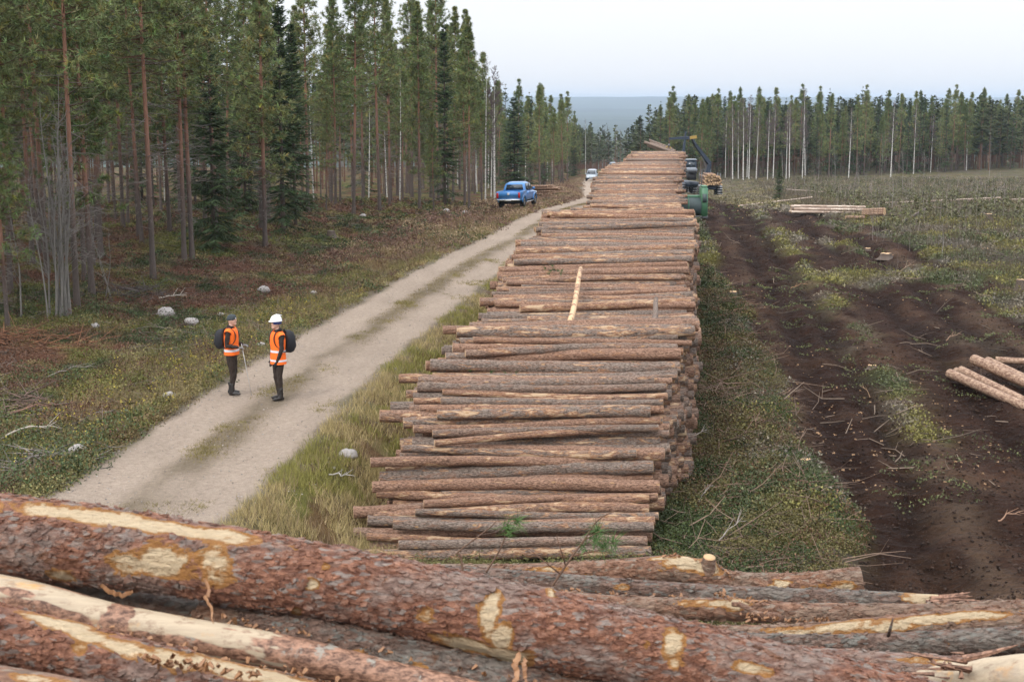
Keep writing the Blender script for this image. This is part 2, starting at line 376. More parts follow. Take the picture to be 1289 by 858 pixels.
def ground_colour(x, y):
    d = np.abs(x - road_c(y)); dn = d + .5 * (fbm(x * 1.6, y * .9, 41, 4) - .5)
    rd = smooth(1.78, 1.45, dn); rd = np.where(y > 260, 0, rd)
    c = veg_mix(x, y) * (.75 + .5 * fbm(x * 4, y * 4, 44, 2))[..., None] * .8
    litter = smooth(.5, .62, fbm(x * .8, y * .8, 47, 4))[..., None]
    c = c * (1 - .5 * litter) + np.array([.10, .07, .05]) * .5 * litter
    sand = np.array([.35, .28, .222]); gr = np.array([.155, .130, .100])
    edge = smooth(1.4, 1.7, dn) * smooth(2.3, 1.8, dn)
    c = c * (1 - .75 * edge[..., None]) + gr * .75 * edge[..., None]
    mid = np.exp(-((dn - .02) / .36) ** 2) * smooth(.10, .45, fbm(x * .9, y * .3, 48, 3))
    sc = sand * (.86 + .28 * fbm(x * 1.5, y * .5, 45, 4))[..., None]
    sc = sc * (1 - .8 * mid[..., None]) + np.array([.125, .098, .062]) * .85 * mid[..., None]
    c = c * (1 - rd[..., None]) + sc * rd[..., None]
    m = mud_mask(x, y)[..., None]; mc = np.array([.030, .0155, .0110]) * (.55 + 1.0 * fbm(x * 1.2, y * 1.2, 46, 4))[..., None]
    mc = mc + np.array([.022, .014, .009]) * smooth(.56, .7, fbm(x * 1.0, y * .6, 49, 4))[..., None]
    o = x - pile_r(y); rl = sum(np.exp(-((o - q - .4 * (fbm(y * .06, q + 0 * y, 3, 2) - .5)) / .5) ** 2) for q in (5.3, 10.0, 14.2)) + .5 * sum(np.exp(-((o - q) / .25) ** 2) for q in (2.5, 8.05, 12.1))
    rt_ = np.clip(sum(np.exp(-((o - q - .35 * (fbm(y * .06, q + 0 * y, 3, 2) - .5)) / .42) ** 2) for q in (3.3, 4.4, 7.2, 8.9, 11.2, 13.0)), 0, 1)[..., None]; mc = mc * np.array([1.25, 1.18, 1.1]) * (1 - .42 * rt_); rl = (np.clip(rl, 0, 1) * smooth(.36, .6, fbm(x * 1.3, y * .7, 51, 4)))[..., None]; mc = mc + np.array([.058, .042, .028]) * rl
    c = c * (1 - m) + mc * m
    far = smooth(420, 800, y)[..., None]; fc = np.array([.030, .042, .024]) * (.1 + 1.9 * fbm(x / 400, y / 90, 50, 5))[..., None]
    return c * (1 - far) + fc * far, rd, m[..., 0]
def build_ground():
    ys = [-40, -30, -20, -12, -6, 0, 5, 9, 12, 14.5, 16.5, 17.5]; y = 18.0
    while y < 17500:
        ys.append(y); y *= 1.0044 if y < 82 else (1.0075 if y < 450 else 1.028)
    ys = np.array(ys); K = 400; u = np.linspace(-1, 1, K + 1)
    wdt = np.maximum(6 + .45 * np.abs(ys), 14); X = u[None] * wdt[:, None]; Yg = np.repeat(ys[:, None], K + 1, 1)
    Z = height(X, Yg); C, RD, MU = ground_colour(X, Yg)
    n = K + 1; R = len(ys); V = np.stack([X, Yg, Z], -1).reshape(-1, 3)
    i = np.arange(R - 1)[:, None] * n; j = np.arange(K)[None]
    Fq = np.stack([i + j, i + j + 1, i + n + j + 1, i + n + j], -1).reshape(-1, 4)
    rdf = RD.reshape(-1)[Fq].mean(1); muf = MU.reshape(-1)[Fq].mean(1); yf = V[Fq][:, :, 1].mean(1)
    cls = np.where(yf > 2200, 3, np.where(rdf > .5, 1, np.where(muf > .5, 2, 0)))
    t = NT('soil, road grit and moss')
    col = t.attr('Col', 'Color'); v = t.vec(); f1 = t.noise(v, 9, 5, .7); f2 = t.noise(v, 38, 3, .6); peb = t.voro(v, 26); md = t.attr('rnd')
    k = t.math('MULTIPLY_ADD', f1, 1.0, t.math('MULTIPLY_ADD', f2, .9, .12))
    cx = t.t.nodes.new('ShaderNodeCombineXYZ')
    for q in range(3): t.put(cx.inputs[q], k)
    c2 = t.mix(1.0, col, cx.outputs[0], 'MULTIPLY')
    c2 = t.mix(t.math('MULTIPLY', t.ss(peb, .16, .08), .28), c2, (.42, .39, .35))
    mud_b = t.math('MULTIPLY', t.math('ADD', t.noise(t.vec(scale=(1, 2.2, 1)), 3.5, 5, .7), t.voro(t.vec(scale=(1, 1.8, 1)), 4.5)), t.math('MULTIPLY', md, 3.0)); t.bump(t.math('ADD', mud_b, t.math('ADD', f1, t.math('MULTIPLY', f2, .6))), 1.0, .09)
    t.set(c2, t.math('MULTIPLY_ADD', md, -.12, .95), Specular_IOR_Level=.08)
    global GROUND_Z; GROUND_Z = (float(V[:, 2].min()), max(30.0, float(V[:, 2].max()))); print('GZ', GROUND_Z)
    names = ['ground', 'road', 'mud', 'hills']; out = []
    for k_ in range(4):
        f = Fq[cls == k_]; ids = np.unique(f); mp_ = np.full(len(V), -1); mp_[ids] = np.arange(len(ids))
        mb = MB(); mb.add(V[ids], mp_[f], 0, C.reshape(-1, 3)[ids], MU.reshape(-1)[ids])
        o = mb.build(names[k_], t.m); tag(o, kind='structure')
        if k_ == 0: tag(o, 'mossy uneven forest ground and verges between trees and road')
        out.append(o)
    tag(out[1], 'pale sandy forest road with two wheel tracks curving away to the left of the stack')
    tag(out[2], 'dark churned muddy soil with wheel ruts right of the stack')
    tag(out[3], 'distant blue forested hills on the horizon')
build_ground()
# ================================================================ trees
FROST = None
def bent(rng, H, amp, k=10, lean=(0, 0)):
    t = np.linspace(0, 1, k); a = rng.normal(size=(2, 3)) * amp
    x = a[0, 0] * np.sin(t * 2.2 + a[0, 1]) - a[0, 0] * math.sin(a[0, 1]) + lean[0] * t * H
    y = a[1, 0] * np.sin(t * 2.2 + a[1, 1]) - a[1, 0] * math.sin(a[1, 1]) + lean[1] * t * H
    return np.stack([x, y, t * H], -1)
def along(P, z):
    return np.stack([np.interp(z, P[:, 2], P[:, 0]), np.interp(z, P[:, 2], P[:, 1]), z], -1)
def pine_parts(seed, H=14., cb=.5, R=1.7, nbr=95, tuft=10, nb=11, nlen=.20, lod=0, r0=.092, green=(.125, .152, .058)):
    rng = np.random.default_rng(seed); P = bent(rng, H, .12)
    z = P[:, 2] / H; rad = r0 * (1 - z) ** .8 + .012; rad[0] *= 1.25
    n = 6 if lod else 10; mb = MB()
    PP = along(P, np.linspace(0, H, 6 if lod else 18)); zz = PP[:, 2] / H; rr = r0 * (1 - zz) ** .8 + .012; rr[0] *= 1.3
    lo = np.array([.115, .095, .085]); hi = np.array([.27, .145, .10]); f = smooth(.12, .40, zz)[:, None]
    cc = np.repeat(lo * (1 - f) + hi * f, n, 0); V, F, T = tube(PP, rr, n, False); mb.add(V, F, 0, cc)
    trunk = mb
    # living branches
    zb = H * (cb + (1 - cb) * np.sort(rng.random(nbr)) ** .9); tt = (zb / H - cb) / (1 - cb)
    az = np.arange(nbr) * 2.4 + rng.normal(size=nbr) * .5
    shp = np.minimum(1, .70 + tt * 1.6) * (1 - tt) ** .85 + .06
    L = R * shp * rng.uniform(.42, 1.25, nbr); el = np.radians(-8 + 62 * tt + rng.normal(size=nbr) * 9)
    d = np.stack([np.cos(az) * np.cos(el), np.sin(az) * np.cos(el), np.sin(el)], -1)
    A = along(P, zb); Mid = A + d * L[:, None] * .5; d2 = unit(d + np.array([0, 0, .35])); E = Mid + d2 * L[:, None] * .5
    cr = MB(); wc = (.10, .058, .038)
    rb = .008 + .011 * L
    for a, b, q, w_ in ((A, Mid, rb, rb * .6), (Mid, E, rb * .6, rb * .25)):
        V, F = sticks(a, b, q, w_, 3); cr.add(V, F, 1, wc)
    # needle tufts
    ct = []; dr = []
    for k in range(tuft):
        s = rng.uniform(.35, 1.0, nbr); base = np.where(s[:, None] < .5, A + (Mid - A) * (s * 2)[:, None], Mid + (E - Mid) * (s * 2 - 1)[:, None])
        sd_ = unit(rng.normal(size=(nbr, 3)) * np.array([1, 1, .5]) + d * .7)
        off = sd_ * (L * rng.uniform(.02, .30, nbr))[:, None]; tip = base + off
        ct.append(tip); dr.append(unit(sd_ + d2 * .5 + np.array([0, 0, .35])))
        if not lod and k % 2 == 0:
            V, F = sticks(base, tip, .006, .003, 3); cr.add(V, F, 1, wc)
    ct.append(E); dr.append(d2); ct = np.concatenate(ct); dr = np.concatenate(dr); N = len(ct)
    c3 = np.repeat(ct, nb, 0); d3 = np.repeat(dr, nb, 0); dd = unit(d3 * .75 + unit(rng.normal(size=c3.shape)) * .95)
    tone = rng.uniform(.62, 1.35, N) * (.8 + .35 * np.repeat(1, N)); g = np.array(green)[None] * tone[:, None] * (1 + rng.normal(size=(N, 3)) * .09)
    yl = rng.random(N) < .10; g[yl] *= np.array([1.5, 1.15, .8])
    colr = np.repeat(np.repeat(g, nb, 0), 3, 0).clip(.008, .3)
    V, F = blades(c3 + dd * .02, dd, nlen * rng.uniform(.7, 1.35, len(c3)), (.05 if lod else .034) * rng.uniform(.7, 1.3, len(c3)), rng); cr.add(V, F, 0, colr)
    # dead lower branches
    nd = 14 if lod else 80; zd = H * rng.uniform(.10, cb + .08, nd); az = rng.uniform(0, 2 * PI, nd); Ld = R * rng.uniform(.12, .85, nd) * np.interp(zd / H, [.1, .3, cb], [.35, .9, 1])
    el = np.radians(rng.normal(size=nd) * 14 - 2); d = np.stack([np.cos(az) * np.cos(el), np.sin(az) * np.cos(el), np.sin(el)], -1)
    A = along(P, zd); B = A + d * Ld[:, None] * .6; d2 = unit(d + rng.normal(size=d.shape) * .25 + np.array([0, 0, .1])); E = B + d2 * Ld[:, None] * .5
    db = MB(); gc = (.19, .17, .155)
    for a, b, q, w_ in ((A, B, .014, .009), (B, E, .009, .004)):
        V, F = sticks(a, b, q, w_, 3); db.add(V, F, 0, gc)
    if not lod:
        E2 = B + unit(d2 + rng.normal(size=d.shape) * .6) * Ld[:, None] * .35; V, F = sticks(B, E2, .006, .002, 3); db.add(V, F, 0, gc)
        A3 = A + (B - A) * .55; E3 = A3 + unit(d + rng.normal(size=d.shape) * .7) * Ld[:, None] * .4; V, F = sticks(A3, E3, .005, .002, 3); db.add(V, F, 0, gc)
    return trunk, cr, db
def spruce_parts(seed, H=11., R=1.7, nbr=170, seg=7, nb=7, lod=0, green=(.046, .072, .028), low=.04):
    rng = np.random.default_rng(seed); P = bent(rng, H, .03)
    n = 6 if lod else 8; PP = along(P, np.linspace(0, H, 8)); zz = PP[:, 2] / H; mb = MB()
    V, F, T = tube(PP, .012 + H * .009 * (1 - zz), n, False); mb.add(V, F, 0, (.10, .078, .066))
    tt = np.sort(rng.random(nbr)) ** .85; zb = H * (low + (.985 - low) * tt); az = np.arange(nbr) * 2.4 + rng.normal(size=nbr) * .4
    L = R * (1 - tt) ** .82 * rng.uniform(.72, 1.12, nbr) + .10; el = np.radians(-22 + 55 * tt + rng.normal(size=nbr) * 6)
    d = np.stack([np.cos(az) * np.cos(el), np.sin(az) * np.cos(el), np.sin(el)], -1); A = along(P, zb); E = A + d * L[:, None]
    cr = MB(); V, F = sticks(A, E, .012, .003, 3); cr.add(V, F, 1, (.09, .065, .05))
    s = np.tile(np.linspace(.12, 1, seg), nbr) + rng.normal(size=nbr * seg) * .03; b = np.repeat(np.arange(nbr), seg)
    C0 = A[b] + (E - A)[b] * s[:, None]; C0[:, 2] += L[b] * .10 * s ** 2
    side = unit(np.cross(d, [0, 0, 1.]))[b]; N = len(C0); k = np.arange(N * nb) // nb
    sg = rng.choice([-1, 1], N * nb)[:, None]; wdt = (L[b] * .30 * (1.15 - s) + .10)[k]
    dd = unit(side[k] * sg * 1.0 + d[b][k] * rng.uniform(.3, 1.4, (N * nb, 1)) + np.stack([np.zeros(N * nb), np.zeros(N * nb), rng.uniform(-.75, .1, N * nb)], -1))
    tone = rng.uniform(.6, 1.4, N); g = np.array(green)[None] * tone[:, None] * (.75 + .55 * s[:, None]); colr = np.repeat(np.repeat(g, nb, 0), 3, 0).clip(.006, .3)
    V, F = blades(C0[k], dd, wdt * rng.uniform(.7, 1.5, N * nb), (.09 if lod else .055) * rng.uniform(.7, 1.3, N * nb), rng); cr.add(V, F, 0, colr)
    return mb, cr
def birch_parts(seed, H=12., R=1.0, nbr=46, lod=0, r0=.07, cb=.4, twig=(.085, .06, .058), tw=6, leaves=0, tws=1.0):
    rng = np.random.default_rng(seed); P = bent(rng, H, .12, lean=(rng.normal() * .012, 0)); PP = along(P, np.linspace(0, H, 14)); zz = PP[:, 2] / H
    mb = MB(); V, F, T = tube(PP, r0 * (1 - zz) ** .9 + .006, 6 if lod else 8, False); mb.add(V, F, 0)
    tt = np.sort(rng.random(nbr)); zb = H * (cb + (.98 - cb) * tt); az = np.arange(nbr) * 2.4 + rng.normal(size=nbr) * .5; L = R * ((1 - tt) ** .6 * .9 + .15) * rng.uniform(.6, 1.2, nbr)
    el = np.radians(48 + rng.normal(size=nbr) * 10); d = np.stack([np.cos(az) * np.cos(el), np.sin(az) * np.cos(el), np.sin(el)], -1); A = along(P, zb); E = A + d * L[:, None]
    cr = MB(); V, F = sticks(A, E, .012, .004, 3); cr.add(V, F, 0, twig)
    for k in range(tw):
        s = rng.uniform(.25, 1, nbr); B = A + (E - A) * s[:, None]; E2 = B + unit(d + rng.normal(size=d.shape) * .6) * (L * rng.uniform(.2, .5, nbr))[:, None]
        V, F = sticks(B, E2, .006 * tws, .003 * tws, 3); cr.add(V, F, 0, np.array(twig) * rng.uniform(.7, 1.3))
        B3 = (B + E2) / 2; E3 = B3 + unit(d + rng.normal(size=d.shape) * .9) * (L * .28)[:, None]; V, F = blades(B3, E3 - B3, np.linalg.norm(E3 - B3, axis=1), .014 * tws, rng); cr.add(V, F, 0, twig)
    if leaves:
        k = rng.integers(0, nbr, leaves); p = A[k] + (E - A)[k] * rng.uniform(.3, 1.1, (leaves, 1)) + rng.normal(size=(leaves, 3)) * .12
        V, F = blades(p, rng.normal(size=(leaves, 3)), .07, .05, rng); cr.add(V, F, 0, (.2, .15, .04))
    return mb, cr
def make_tree(kind, seed, **kw):
    if kind == 'pine':
        t, c, b = pine_parts(seed, **kw); r = empty('pine_tree'); t.build('trunk', M_TRUNK, r); c.build('crown', [M_FOL, M_TRUNK], r, False); o = b.build('bare_branches', M_TRUNK, r, False); o['kind'] = 'stuff'
    elif kind == 'spruce':
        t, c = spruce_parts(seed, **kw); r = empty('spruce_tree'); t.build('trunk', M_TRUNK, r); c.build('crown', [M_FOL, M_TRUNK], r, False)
    else:
        t, c = birch_parts(seed, **kw); r = empty('birch_tree'); t.build('trunk', M_BIRCH, r); c.build('crown', M_TRUNK, r, False)
    freeze_kids(r); return [r, False]
PROT = {
 'pine': [make_tree('pine', 100 + i, H=h, cb=cb, R=R, nbr=n) for i, (h, cb, R, n) in enumerate([(15, .42, 1.9, 150), (14, .36, 1.75, 145), (15.5, .45, 2.0, 150), (13, .28, 1.75, 140), (14.5, .38, 1.7, 140), (12, .24, 1.6, 130), (15, .48, 2.1, 140)])],
 'spruce': [make_tree('spruce', 200 + i, H=h, R=R, nbr=n) for i, (h, R, n) in enumerate([(11, 1.8, 190), (9, 1.6, 170), (13, 1.7, 210), (10, 1.5, 170)])],
 'birch': [make_tree('birch', 300 + i, H=h, R=1.1, r0=r) for i, (h, r) in enumerate([(12, .06), (11, .05), (13, .07), (9, .04)])],
 'fpine': [make_tree('pine', 400 + i, H=h, cb=cb, R=R, nbr=95, tuft=7, nb=7, nlen=.32, lod=1, r0=.09) for i, (h, cb, R) in enumerate([(14, .34, 1.8), (13, .28, 1.7), (14.5, .38, 1.9), (12, .24, 1.6), (13.5, .32, 1.75)])],
 'fspruce': [make_tree('spruce', 500 + i, H=h, R=R, nbr=100, seg=5, nb=5, lod=1) for i, (h, R) in enumerate([(14, 1.8), (12, 1.6), (13, 1.7)])],
 'fbirch': [make_tree('birch', 600 + i, H=h, R=1.3, r0=r, nbr=60, lod=1, cb=.40, twig=(.13, .10, .10), tw=10, tws=2.6) for i, (h, r) in enumerate([(14.5, .11), (13.5, .10), (12, .085)])],
}
COUNT = {}
def plant(kind, x, y, s=1.0, var=None, rz=None, z=None, label=None, group=None, cat=None, lean=0.0, sz=None):
    pr = PROT[kind]; i = random.randrange(len(pr)) if var is None else var; rz = random.uniform(0, 6.28) if rz is None else rz
    if not pr[i][1]: o = pr[i][0]; pr[i][1] = True
    else: o = copy_tree(pr[i][0])
    z = float(height(x, y)) - .06 if z is None else z
    o.location = (x, y, z); o.rotation_euler = (random.gauss(0, .012), lean + random.gauss(0, .012), rz); o.scale = (s, s, s if sz is None else sz)
    k = 'pine tree' if 'pine' in kind else ('spruce tree' if 'spruce' in kind else 'birch tree')
    for q in ('label', 'group', 'category'):
        if q in o: del o[q]
    tag(o, label, cat or k, group); COUNT[k] = COUNT.get(k, 0) + 1; return o
def xat(px, Y): return (px - 644.5) / F_PX * Y / (math.cos(PITCH) ** 1)   # good to a few cm
def base_xy(px, py):
    """where the ground is seen at a photo pixel"""
    d = ray(px, py); Y = np.arange(12, 480, .25); P = np.array([0, 0, CAM_Z]) + d * (Y / d[1])[:, None]
    i = np.argmax(P[:, 2] < height(P[:, 0], P[:, 1])); i = len(Y) - 1 if i == 0 else i
    return float(P[i, 0]), float(P[i, 1])
# trunks one can single out in the photograph: (px, py, kind, variant, scale, lean, label)
NEAR = ['slim reddish pine', 'thick grey-footed pine', 'left of the two close pines', 'right of the two close pines', 'orange pine behind the bare shrubs', 'red-barked pine behind the shrubs', 'thin pine at the left edge', 'pine between shrubs and thick pine', 'pine left of the thick pine', 'pine right of the thick pine', 'solitary orange pine', 'pine with bare side branches', 'dark spruce left of the gap', 'drooping spruce at the gap', 'pine at the gap', 'free standing orange pine', 'pine right of the free one', 'reddish-stemmed pine', 'narrow dark spruce', 'pine by the white birches', 'taller white birch', 'leaning thin birch', 'full dark spruce behind the pickup', 'white birch left of the silver car', 'narrow spruce left of the silver car', 'birch nearest the silver car']
NAMED = [
 (97, 389, 'pine', 0, .98, -.01, 'slim reddish pine just right of the bare grey shrubs at the far left'),
 (193, 352, 'pine', 2, 1.02, -.01, 'thick pine with grey foot standing nearest the road left of the two close trunks'),
 (232, 330, 'pine', 4, 1.0, .0, 'left one of two pine trunks standing close together behind the verge'),
 (242, 328, 'pine', 6, 1.02, .0, 'right one of two pine trunks standing close together behind the verge'),
 (127, 326, 'pine', 1, 1.05, .0, 'straight pine with orange upper trunk right behind the bare shrubs'),
 (117, 336, 'pine', 6, 1.0, .0, 'red-barked pine partly hidden by the bare grey shrubs'),
 (10, 414, 'pine', 5, .66, .0, 'thin young pine stem at the left edge of the picture'),
 (155, 287, 'pine', 2, .95, .0, 'pine further in between the bare shrubs and the thick grey-footed pine'),
 (175, 297, 'pine', 0, .95, .0, 'pine just left of the thick grey-footed pine and deeper in the wood'),
 (214, 292, 'pine', 3, 1.0, .0, 'pine deeper in the wood between the thick pine and the close pair'),
 (274, 300, 'pine', 2, .95, .0, 'solitary orange pine trunk right of the close pair'),
 (334, 312, 'pine', 5, 1.05, .0, 'pine with many bare grey side branches low on its trunk'),
 (357, 296, 'spruce', 2, .95, .0, 'dark spruce behind the pine with bare side branches'),
 (372, 285, 'spruce', 0, .95, .0, 'mid-green spruce with drooping branches left of the open gap'),
 (388, 270, 'pine', 4, 1.0, .0, 'pine beside the drooping spruce at the gap in the wood'),
 (445, 271, 'pine', 0, 1.0, .0, 'tall orange-trunked pine standing free at the wood edge'),
 (478, 266, 'pine', 2, 1.0, .0, 'tall pine next right of the free standing orange pine'),
 (528, 262, 'pine', 4, .95, .0, 'pine with reddish stem left of the dark narrow spruce'),
 (560, 257, 'spruce', 2, 1.02, .0, 'dark narrow spruce among pines left of the white birches'),
 (585, 252, 'pine', 1, .92, .0, 'pine just left of the two white birch stems'),
 (611, 254, 'birch', 0, 1.0, .01, 'taller of the two white birch stems left of the blue pickup'),
 (622, 252, 'birch', 3, .95, .04, 'leaning thin birch beside the white birch left of the pickup'),
 (648, 236, 'spruce', 1, 1.22, .0, 'full dark green spruce standing right behind the blue pickup'),
 (695, 228, 'birch', 1, 1.0, .0, 'white birch stem at the wood edge left of the silver car'),
 (722, 222, 'spruce', 3, 1.0, .0, 'narrow dark spruce at the wood edge left of the silver car'),
 (737, 218, 'birch', 2, .95, .0, 'white birch stem nearest the silver car'),
 (980, 252, 'spruce', 1, .42, .0, 'small young spruce alone on the clearing right of the loader'),
]
TAKEN = []
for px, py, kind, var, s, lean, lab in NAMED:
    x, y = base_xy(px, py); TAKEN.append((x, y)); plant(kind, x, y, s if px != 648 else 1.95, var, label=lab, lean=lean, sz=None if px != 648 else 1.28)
# the wood left of the road
EDGE = ([0, 20, 44, 58, 64, 82, 87, 95, 112, 150, 224, 300, 392, 480], [-17, -16, -14.2, -14, -12, -9.8, -7, -2.8, .2, 3.2, 8.6, 14, 23, 34])
rng = np.random.default_rng(11); cand = []
for Y in np.arange(34, 470, .5):
    for _ in range(2 if Y < 110 else 1):
        if Y < 110: depth = 30
        elif Y < 230: depth = 16
        else: depth = 16
        e = np.interp(Y, *EDGE); xl = max(-.40 * Y - 4, e - depth) if Y >= 60 else -.40 * Y - 6
        if e <= xl: continue
        cand.append((rng.uniform(xl, e), Y + rng.uniform(0, .5)))
rng.shuffle(cand); pts = list(TAKEN); keep = []
grid = {}
def ok(x, y, r):
    i, j = int(x // 4), int(y // 4)
    for a in (-1, 0, 1):
        for b in (-1, 0, 1):
            for q in grid.get((i + a, j + b), ()):
                if (q[0] - x) ** 2 + (q[1] - y) ** 2 < r * r: return False
    return True
for q in TAKEN: grid.setdefault((int(q[0] // 4), int(q[1] // 4)), []).append(q)
def clear_of(x, y):
    p = 644.5 + F_PX * x / y
    return not any(y < yy and abs(p - q[0]) < (24 if q[0] == 648 else 13 if q[0] in (560, 357) else 7) for q, (xx, yy) in zip(NAMED, TAKEN) if q[0] in (648, 611, 622, 560, 445, 357, 722, 334))
for x, y in cand:
    if ok(x, y, 2.25 if y < 110 else 2.4) and clear_of(x, y): keep.append((x, y)); grid.setdefault((int(x // 4), int(y // 4)), []).append((x, y))
keep.sort(key=lambda p: (np.interp(p[1], *EDGE) - p[0]) * 1.0 + p[1] * .12)
RIGHT = []
for Y in np.arange(248, 345, .8):
    for _ in range(9):
        x0 = np.interp(Y, [248, 262, 300, 345], [31, 27, 40, 60]); edge_y = lambda x: np.interp(x, [26, 60, 90, 130], [250, 262, 285, 318])
        x = rng.uniform(26, .40 * Y + 6)
        if Y > edge_y(x) + rng.normal() * 2 and ok(x, Y, 1.75): RIGHT.append((x, Y, Y - edge_y(x))); grid.setdefault((int(x // 4), int(Y // 4)), []).append((x, Y))
RIGHT.sort(key=lambda p: p[2])
mass = []
NP = 0
for x, y in keep:
    dep = np.interp(y, *EDGE) - x; r = rng.random()
    if NP < 235:
        NP += 1
        zone = ('near part of the wood left of the two walkers' if y < 70 else 'wood between the walkers and the blue pickup' if y < 112 else 'wood edge behind the blue pickup and the silver car' if y < 250 else 'far wood edge by the end of the road')
        far = y > 135
        if y < 72: kind = 'pine' if r < .93 else 'spruce'
        else: kind = 'pine' if r < .78 else ('spruce' if r < .9 else 'birch')
        s = rng.uniform(.82, 1.12) * (.88 if 72 < y < 108 else 1.06 if 108 <= y < 170 else .97 if y < 240 else .8) * (.62 if rng.random() < .10 else 1)
        if far: kind = 'f' + kind
        kn = {'pine': 'pine', 'spruce': 'spruce', 'birch': 'birch'}[kind.replace('f', '', 1) if far else kind]
        how = {'pine': 'green-crowned pine with bare reddish trunk', 'spruce': 'dark conical spruce with low branches', 'birch': 'leafless pale birch with fine twigs'}[kn]
        px_ = 644.5 + F_PX * x / y; kk_ = min(range(len(NEAR)), key=lambda q: abs(NAMED[q][0] - px_)); nx, ny = TAKEN[kk_]
        how = {'pine': 'young pine' if s < .7 else ('shorter pine' if s < .92 else 'tall pine'), 'spruce': 'dark spruce', 'birch': 'leafless birch'}[kn]
        lab = how + ' ' + ('far ' if y > ny + 14 else '') + ('behind' if y > ny + 1.5 else ('in front of' if y < ny - 1.5 else 'beside')) + ' the ' + NEAR[kk_]
        plant(kind, x, y, s, label=lab, group=kn + ' trees in the wood left of the road')
    else: mass.append((x, y, 0))
NR = 0
for k, (px, Y, s) in enumerate([(917, 252, 1.0), (924, 256, 1.1), (930, 251, 1.15), (937, 254, 1.2), (946, 253, 1.05), (960, 250, 1.1), (967, 254, 1.2), (983, 256, 1.1), (987, 251, 1.2), (1003, 255, 1.0), (908, 258, .9), (1112, 262, 1.12), (1060, 258, .95), (1140, 275, 1.0), (1205, 290, 1.0)]):
    plant('fbirch', xat(px, Y), Y, s * .93, label=['leftmost white birch of the row beyond the loader', 'second white birch from the left in the row beyond the loader', 'third white birch from the left beyond the loader', 'tallest white birch above the loader', 'white birch right of the tallest one', 'left of a close pair of white birches right of the loader', 'right of the close pair of white birches', 'left of two bright birch stems before the dark wood', 'right of two bright birch stems before the dark wood', 'white birch right of the bright pair', 'low birch just behind the loader load', 'tall white birch at the wood edge right of centre', 'slim birch between the bright pair and the tall one', 'birch in the right quarter of the far wood', 'birch nearest the right end of the far wood'][k], group='row of birches beyond the clearing', rz=k * 1.7)
for x, y, dd in RIGHT:
    if NR < 160:
        NR += 1; r = rng.random()
        bz = .08
        kind = 'fbirch' if (r < bz and dd < 9) else ('fspruce' if r < bz + .30 else 'fpine')
        kn = kind[1:]; px_ = 644.5 + F_PX * x / y; how = {'pine': 'green pine', 'spruce': 'dark pointed spruce', 'birch': 'white-stemmed birch'}[kn] + (' in the front row' if dd < 4 else ' in the second row' if dd < 9 else ' deeper') + (' behind the loader,' if px_ < 905 else ' behind the birch row,' if px_ < 965 else ' behind the bright birch pair,' if px_ < 1020 else ' left of the slim birch,' if px_ < 1060 else ' right of the slim birch,' if px_ < 1100 else ' by the tall white birch,' if px_ < 1150 else ' at the right end,' if px_ > 1230 else ' right of the tall birch,')
        plant(kind, x, y, rng.uniform(.84, 1.2) * (1.0 if kind == 'fbirch' else 1), label=how + ' beyond the clearing', group=kn + ' trees beyond the clearing')
    else: mass.append((x, y, 1))
for kind, pr in PROT.items():
    for i, p in enumerate(pr):
        if not p[1]:
            for c in list(p[0].children): bpy.data.objects.remove(c)
            bpy.data.objects.remove(p[0])
# deeper rows of the woods and the wooded valley: one mass of small conifers
def low_conifers(name, pts, hts, mat, label, sides=5, tuft=True, seed=5):
    rng = np.random.default_rng(seed); mb = MB(); P = np.array(pts); N = len(P); H = np.array(hts)
    A = P; B = P + np.stack([np.zeros(N), np.zeros(N), H * .9], -1); V, F = sticks(A, B, H * .008 + .02, H * .002, 3); mb.add(V, F, 1, (.13, .075, .05))
    nb = 120 if tuft else 16; k = np.repeat(np.arange(N), nb); t = rng.random(N * nb) ** .8; lowc = np.repeat(rng.uniform(.15, .5, N), nb)
    zz = H[k] * (lowc + (1 - lowc) * t); a = rng.uniform(0, 2 * PI, N * nb); r = H[k] * .11 * (1 - t) ** .75 + .1
    rr = r * rng.uniform(.1, .6, N * nb)
    c = P[k] + np.stack([np.cos(a) * rr, np.sin(a) * rr, zz], -1); d = np.stack([np.cos(a), np.sin(a), rng.uniform(-.3, .6, N * nb)], -1)
    g = np.array([.062, .084, .036]) * rng.uniform(.45, 1.3, (N, 1))[k] * rng.uniform(.7, 1.3, (N * nb, 1)); g[:, 0] *= 1 + .3 * rng.random(N)[k]
    V, F = blades(c, d, r * rng.uniform(.7, 1.4, N * nb) + H[k] * .02, H[k] * (.035 if tuft else .09), rng); mb.add(V, F, 0, np.repeat(g, 3, 0))
    o = mb.build(name, mat, smooth=False); tag(o, label, 'forest', kind='stuff'); return o
pp = []; hh = []
for x, y, s in mass: pp.append((x, y, float(height(x, y)))); hh.append(rng.uniform(9.5, 14.5) * (.85 if y > 240 else 1))
# further rows behind the left wood
for _ in range(420):
    Y = rng.uniform(60, 470); e = np.interp(Y, *EDGE); x = e - rng.uniform(16 if Y > 110 else 30, 60)
    if x > -.45 * Y - 6: pp.append((x, Y, float(height(x, Y)))); hh.append(rng.uniform(10, 15))
for _ in range(900):
    Y = rng.uniform(290, 480); x = rng.uniform(26 + (Y - 290) * .15, .44 * Y); pp.append((x, Y, float(height(x, Y)))); hh.append(rng.uniform(10, 15.5))
low_conifers('deep_wood', pp, hh, [M_FOL, M_TRUNK], 'deeper rows of pines and spruces behind the first trees')
pp = []; hh = []
for _ in range(9000):
    Y = 480 * (2600 / 480) ** rng.random(); x = rng.uniform(-.40, .42) * Y
    if Y < 620 and abs(x - road_c(Y)) < 3: continue
    if x < .02 * Y - 0: continue
    pp.append((x, Y, float(height(x, Y)))); hh.append(rng.uniform(8, 15) * (1 + Y / 3000))
